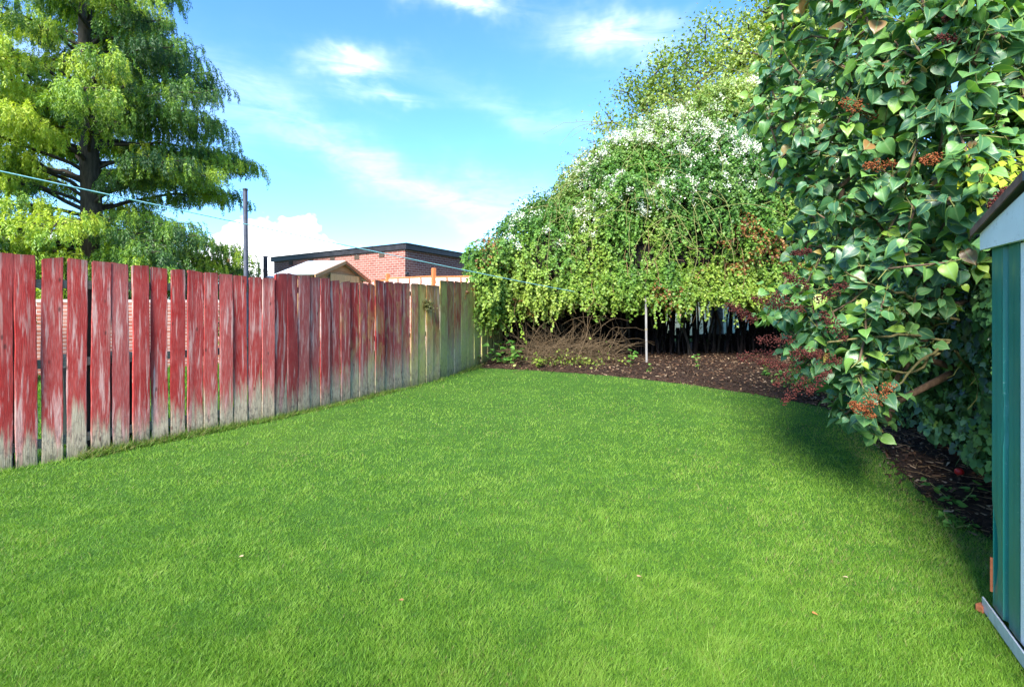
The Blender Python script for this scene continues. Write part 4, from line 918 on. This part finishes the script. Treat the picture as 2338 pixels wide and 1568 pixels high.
    oct_v = [(0, -.5, 0), (.3, 0, .0), (0, 0, .3), (-.3, 0, 0), (0, 0, -.3), (0, .6, 0)]; oct_f = [(0, 1, 2), (0, 2, 3), (0, 3, 4), (0, 4, 1), (5, 2, 1), (5, 3, 2), (5, 4, 3), (5, 1, 4)]
    for px, py, r, br in heads:
        Y = front(px)+(.02 if py < 600 else -.14); c = world(px, py, Y); L = r*S2*Y/F*(1.2 if py < 600 else 1.4); ax = norm(np.array([-.8, -.2, rng.normal()*.5-.1])); m_ = 210
        u = rng.random(m_)*2-1; nb2 = 7; br_u = (np.floor((u+1)/2*nb2)+.5)/nb2*2-1; sp = (1-.5*np.abs(br_u-.0))*L*.42
        Pp = c+ax*(br_u*L)[:, None]+rdir(m_)*(sp*rng.random(m_)**.5)[:, None]
        pal = [(.022, .008, .007), (.065, .018, .015), (.13, .035, .028)] if br < .5 else [(.10, .025, .010), (.21, .06, .022), (.32, .12, .045)]
        o = link('seed_head', scatter('seed_head', oct_v, oct_f, Pp, rdir(m_)+ax, rdir(m_), np.full(m_, .014), pick(pal, rng.random(m_)), smooth=False), mat_dry, e)
    return n
print('lilac leaves', lilac())
# bright sprig poking over the shed roof
def sprig():
    c = world(2325, 405, 2.35); e = empty('bright_sprig', (c[0]+.3, c[1]+.1, 0), 'yellow green sprig of narrow leaves above the shed roof', 'plant'); segs = []; P, A = [], []
    for i in range(7):
        p = c+np.array([.12, .03, -.12+.04*i]); v = np.array([-1, -.1, .35-.12*i]); pts = [p]
        for k in range(6):
            v = v/np.linalg.norm(v)+rng.normal(size=3)*.12; pts.append(pts[-1]+v/np.linalg.norm(v)*.055)
            for s in (-1, 1): P.append(pts[-1]); A.append(np.array([v[0]*.6, s*.4, s*.8+.1]))
        segs += path_segs(pts, .003, .0015)
    segs += [((c[0]+.3, c[1]+.1, 0), (c[0]+.12, c[1]+.03, c[2]), .012, .004)]
    P, A = np.array(P), np.array(A); n = len(P); tubes('stem', segs, mat_greenstem, e, 4)
    link('leaves', scatter('leaves', *DIAM, P, A, rdir(n)*.4+[0, -1, .6], np.c_[np.full(n, .055), .05+.03*rng.random(n), np.full(n, .06)], pick([(.2, .32, .02), (.42, .48, .04)], rng.random(n))), mat_leaf, e)
sprig()

# ------------------------------------------------------------------ green metal shed at the right edge
gs = empty('metal_shed', (2.12, 2.11, 0), 'green painted metal shed with cream fascia at the right edge', 'shed')
FC = np.array([2.125, 2.125]); gd = -norm(np.array([.47, .88])); ge = np.array([.88, -.47])/np.linalg.norm([.88, -.47])     # far corner, along the gable, into the shed
GW, GLn = .90, 1.5
def gp(s, i, z): p = FC+gd*s+ge*i; return (p[0], p[1], z)
def sheet(name, prof, z0, z1, mat, zt=None, parent=gs, rows=24, dent=False):
    V = []; th = .004
    for r in range(rows+1):
        z = z0+(z1-z0)*r/rows
        for s, i in prof:
            dn = 0
            if dent: dn = .010*math.exp(-((s-.125)/.02)**2-((z-.95)/.035)**2)+.010*math.exp(-((s-.125)/.02)**2-((z-.83)/.03)**2)+.03*math.exp(-(s/.03)**2-((z-.28)/.13)**2)
            V.append(gp(s, i+dn, z))
    n = len(prof); Q = [(r*n+c, r*n+c+1, (r+1)*n+c+1, (r+1)*n+c) for r in range(rows) for c in range(n-1)]
    me = bpy.data.meshes.new(name); me.from_pydata(V, [], Q); me.update(); o = link(name, me, mat, parent); md = o.modifiers.new('thick', 'SOLIDIFY'); md.thickness = .003; return o
def ribs(a, b, st=.0):
    pr = [(a, .0)]; s = a
    base = [(.0, .0), (.03, .001), (.06, .0), (.09, .001), (.112, .0), (.120, .012), (.135, .016), (.150, .016), (.163, .004), (.17, .0)]
    out = []
    k = 0
    while s < b-.02:
        for q, i in base:
            if s+q < b: out.append((s+q, i))
        s += .17; k += 1
    out.append((b, 0)); res = [out[0]]
    for p in out[1:]:
        if p[0] > res[-1][0]+1e-4: res.append(p)
    return res
sheet('wall_panel', ribs(0, .265), .05, 1.635, mat_green, dent=True)
sheet('door', [(.278, -.001), (.283, -.003), (.615, -.003), (.62, -.001)], .06, 1.62, mat_cream, rows=4)
sheet('wall_panel', ribs(.63, GW), .05, 1.635, mat_green)
bm = bmesh.new()
for i_ in (.0, GLn):
    pass
def pane(name, pts, off, mat): return poly_prism(name, pts, np.array([off[0], off[1], off[2] if len(off) > 2 else 0.]), mat, gs)
pane('wall_panel', [gp(0, .003, .05), gp(0, GLn, .05), gp(0, GLn, 1.635), gp(0, .003, 1.635)], gd*.003, mat_green)
pane('wall_panel', [gp(GW, .003, .05), gp(GW, GLn, .05), gp(GW, GLn, 1.635), gp(GW, .003, 1.635)], -gd*.003, mat_green)
pane('wall_panel', [gp(.01, GLn, .05), gp(GW-.01, GLn, .05), gp(GW-.01, GLn, 1.635), gp(.01, GLn, 1.635)], -ge*.003, mat_green)
RZ = 1.85
pane('gable_fascia', [gp(-.035, -.03, 1.625), gp(GW+.035, -.03, 1.625), gp(GW+.035, -.03, 1.70), gp(GW/2, -.03, RZ-.035), gp(-.035, -.03, 1.70)], ge*.02, mat_cream)
pane('gable_fascia', [gp(-.035, GLn, 1.625), gp(GW+.035, GLn, 1.625), gp(GW+.035, GLn, 1.70), gp(GW/2, GLn, RZ-.035), gp(-.035, GLn, 1.70)], ge*.02, mat_cream)
for a, b in ((-.06, GW/2), (GW+.06, GW/2+.003)):
    pane('roof', [gp(a, -.05, 1.705), gp(b, -.05, RZ), gp(b, -.05, RZ+.012), gp(a, -.05, 1.717)], ge*(GLn+.1), mat_roof)
    pane('roof_trim', [gp(a, -.056, 1.690), gp(b, -.056, RZ-.018), gp(b, -.056, RZ+.017), gp(a, -.056, 1.722)], ge*.0055, mat_trim if a < 0 else mat_roof)
bm = bmesh.new()
box(bm, gp(GW/2-.0, -.010, .025), (GW+.03, .035, .012), math.atan2(gd[1], gd[0])); box(bm, gp(GW/2, -.026, .045), (GW+.03, .006, .055), math.atan2(gd[1], gd[0]))
bm_obj('base_rail', bm, mat_galv, gs)
bm = bmesh.new(); box(bm, gp(-.002, .0, .185), (.006, .012, .15), math.atan2(gd[1], gd[0])); bm_obj('rusty_edge', bm, mat_rust, gs)
bm = bmesh.new(); box(bm, gp(GW/2, GLn/2+.05, .0), (GW+.02, GLn-.0, .05), math.atan2(gd[1], gd[0])); bm_obj('base_slab', bm, mat_pale, gs)
bm = bmesh.new(); p = gp(-.02, -.025, .02); box(bm, p, (.05, .035, .035), .3); o = bm_obj('brick_piece', bm, mat_rust, None, bevel=.006); tag(o, 'small broken piece of red brick at the foot of the green shed', 'brick')
# red windfall by the shed
c = world(2190, 1110, 3.75); bm = bmesh.new(); bmesh.ops.create_icosphere(bm, subdivisions=3, radius=.03, matrix=Matrix.Translation((c[0], c[1], .075)))
for v_ in bm.verts: v_.co.z -= .008*max(0, 1-((v_.co.x-c[0])**2+(v_.co.y-c[1])**2)/.0002) if v_.co.z > .09 else 0
o = bm_obj('red_fruit', bm, simple('red_skin', (.35, .01, .012), (.5, .03, .02), 20, .35)); tag(o, 'small red fruit lying in the bed beside the shed', 'fruit')
for p_ in o.data.polygons: p_.use_smooth = True
# few fallen leaves on the lawn
for i, (px, py, lb) in enumerate([(1455, 1327, 'curled tan dead leaf lying mid lawn right of centre'), (1855, 1412, 'orange brown dead leaf on the lawn towards the shed'), (555, 1280, 'pale dead leaf on the left part of the lawn'), (1935, 1330, 'bleached dead leaf on the lawn left of the shed foot'), (920, 1383, 'small dead leaf near the bottom centre of the lawn')]):
    Y = F*CH/(py*S2-HY); x = (px*S2-512)*Y/F
    me = scatter('dead_leaf', HEARTV, HEARTF, np.array([[x, Y, .028]]), rdir(1)*[[1, 1, .1]], np.array([[.2, -.3, 1.]]), np.array([[.014, .022, .04]]), np.array([[(.30, .20, .10), (.36, .15, .05), (.34, .26, .15), (.32, .25, .15), (.22, .12, .05)][i]]))
    tag(link('dead_leaf', me, mat_dry), lb, 'leaf', 'dead leaves on the lawn')
# dry twigs and stalks strewn on the bed beside the shed
def strewn():
    segs = []
    for i in range(230):
        x, y = rng.uniform(2.6, 4.6), rng.uniform(2.6, 5.2)
        P_ = np.array([[x, y, 0.]])
        if not inside(P_, BED)[0]: continue
        z = max(bedz(P_)[0], 0)+.012; a = rng.uniform(0, 6.28); v = np.array([math.cos(a), math.sin(a), 0]); pts = [np.array([x, y, z])]
        for k in range(4): v = v+rng.normal(size=3)*.2; v[2] = abs(v[2])*.25; v /= np.linalg.norm(v); pts.append(pts[-1]+v*rng.uniform(.02, .06))
        r = rng.uniform(.0015, .004); segs += path_segs(pts, r, r*.6)
    tag(tubes('strewn_twigs', segs, mat_drystem, None, 4), 'dry twigs and stalks strewn over the bed beside the green shed', 'twigs', kind='stuff')
strewn()
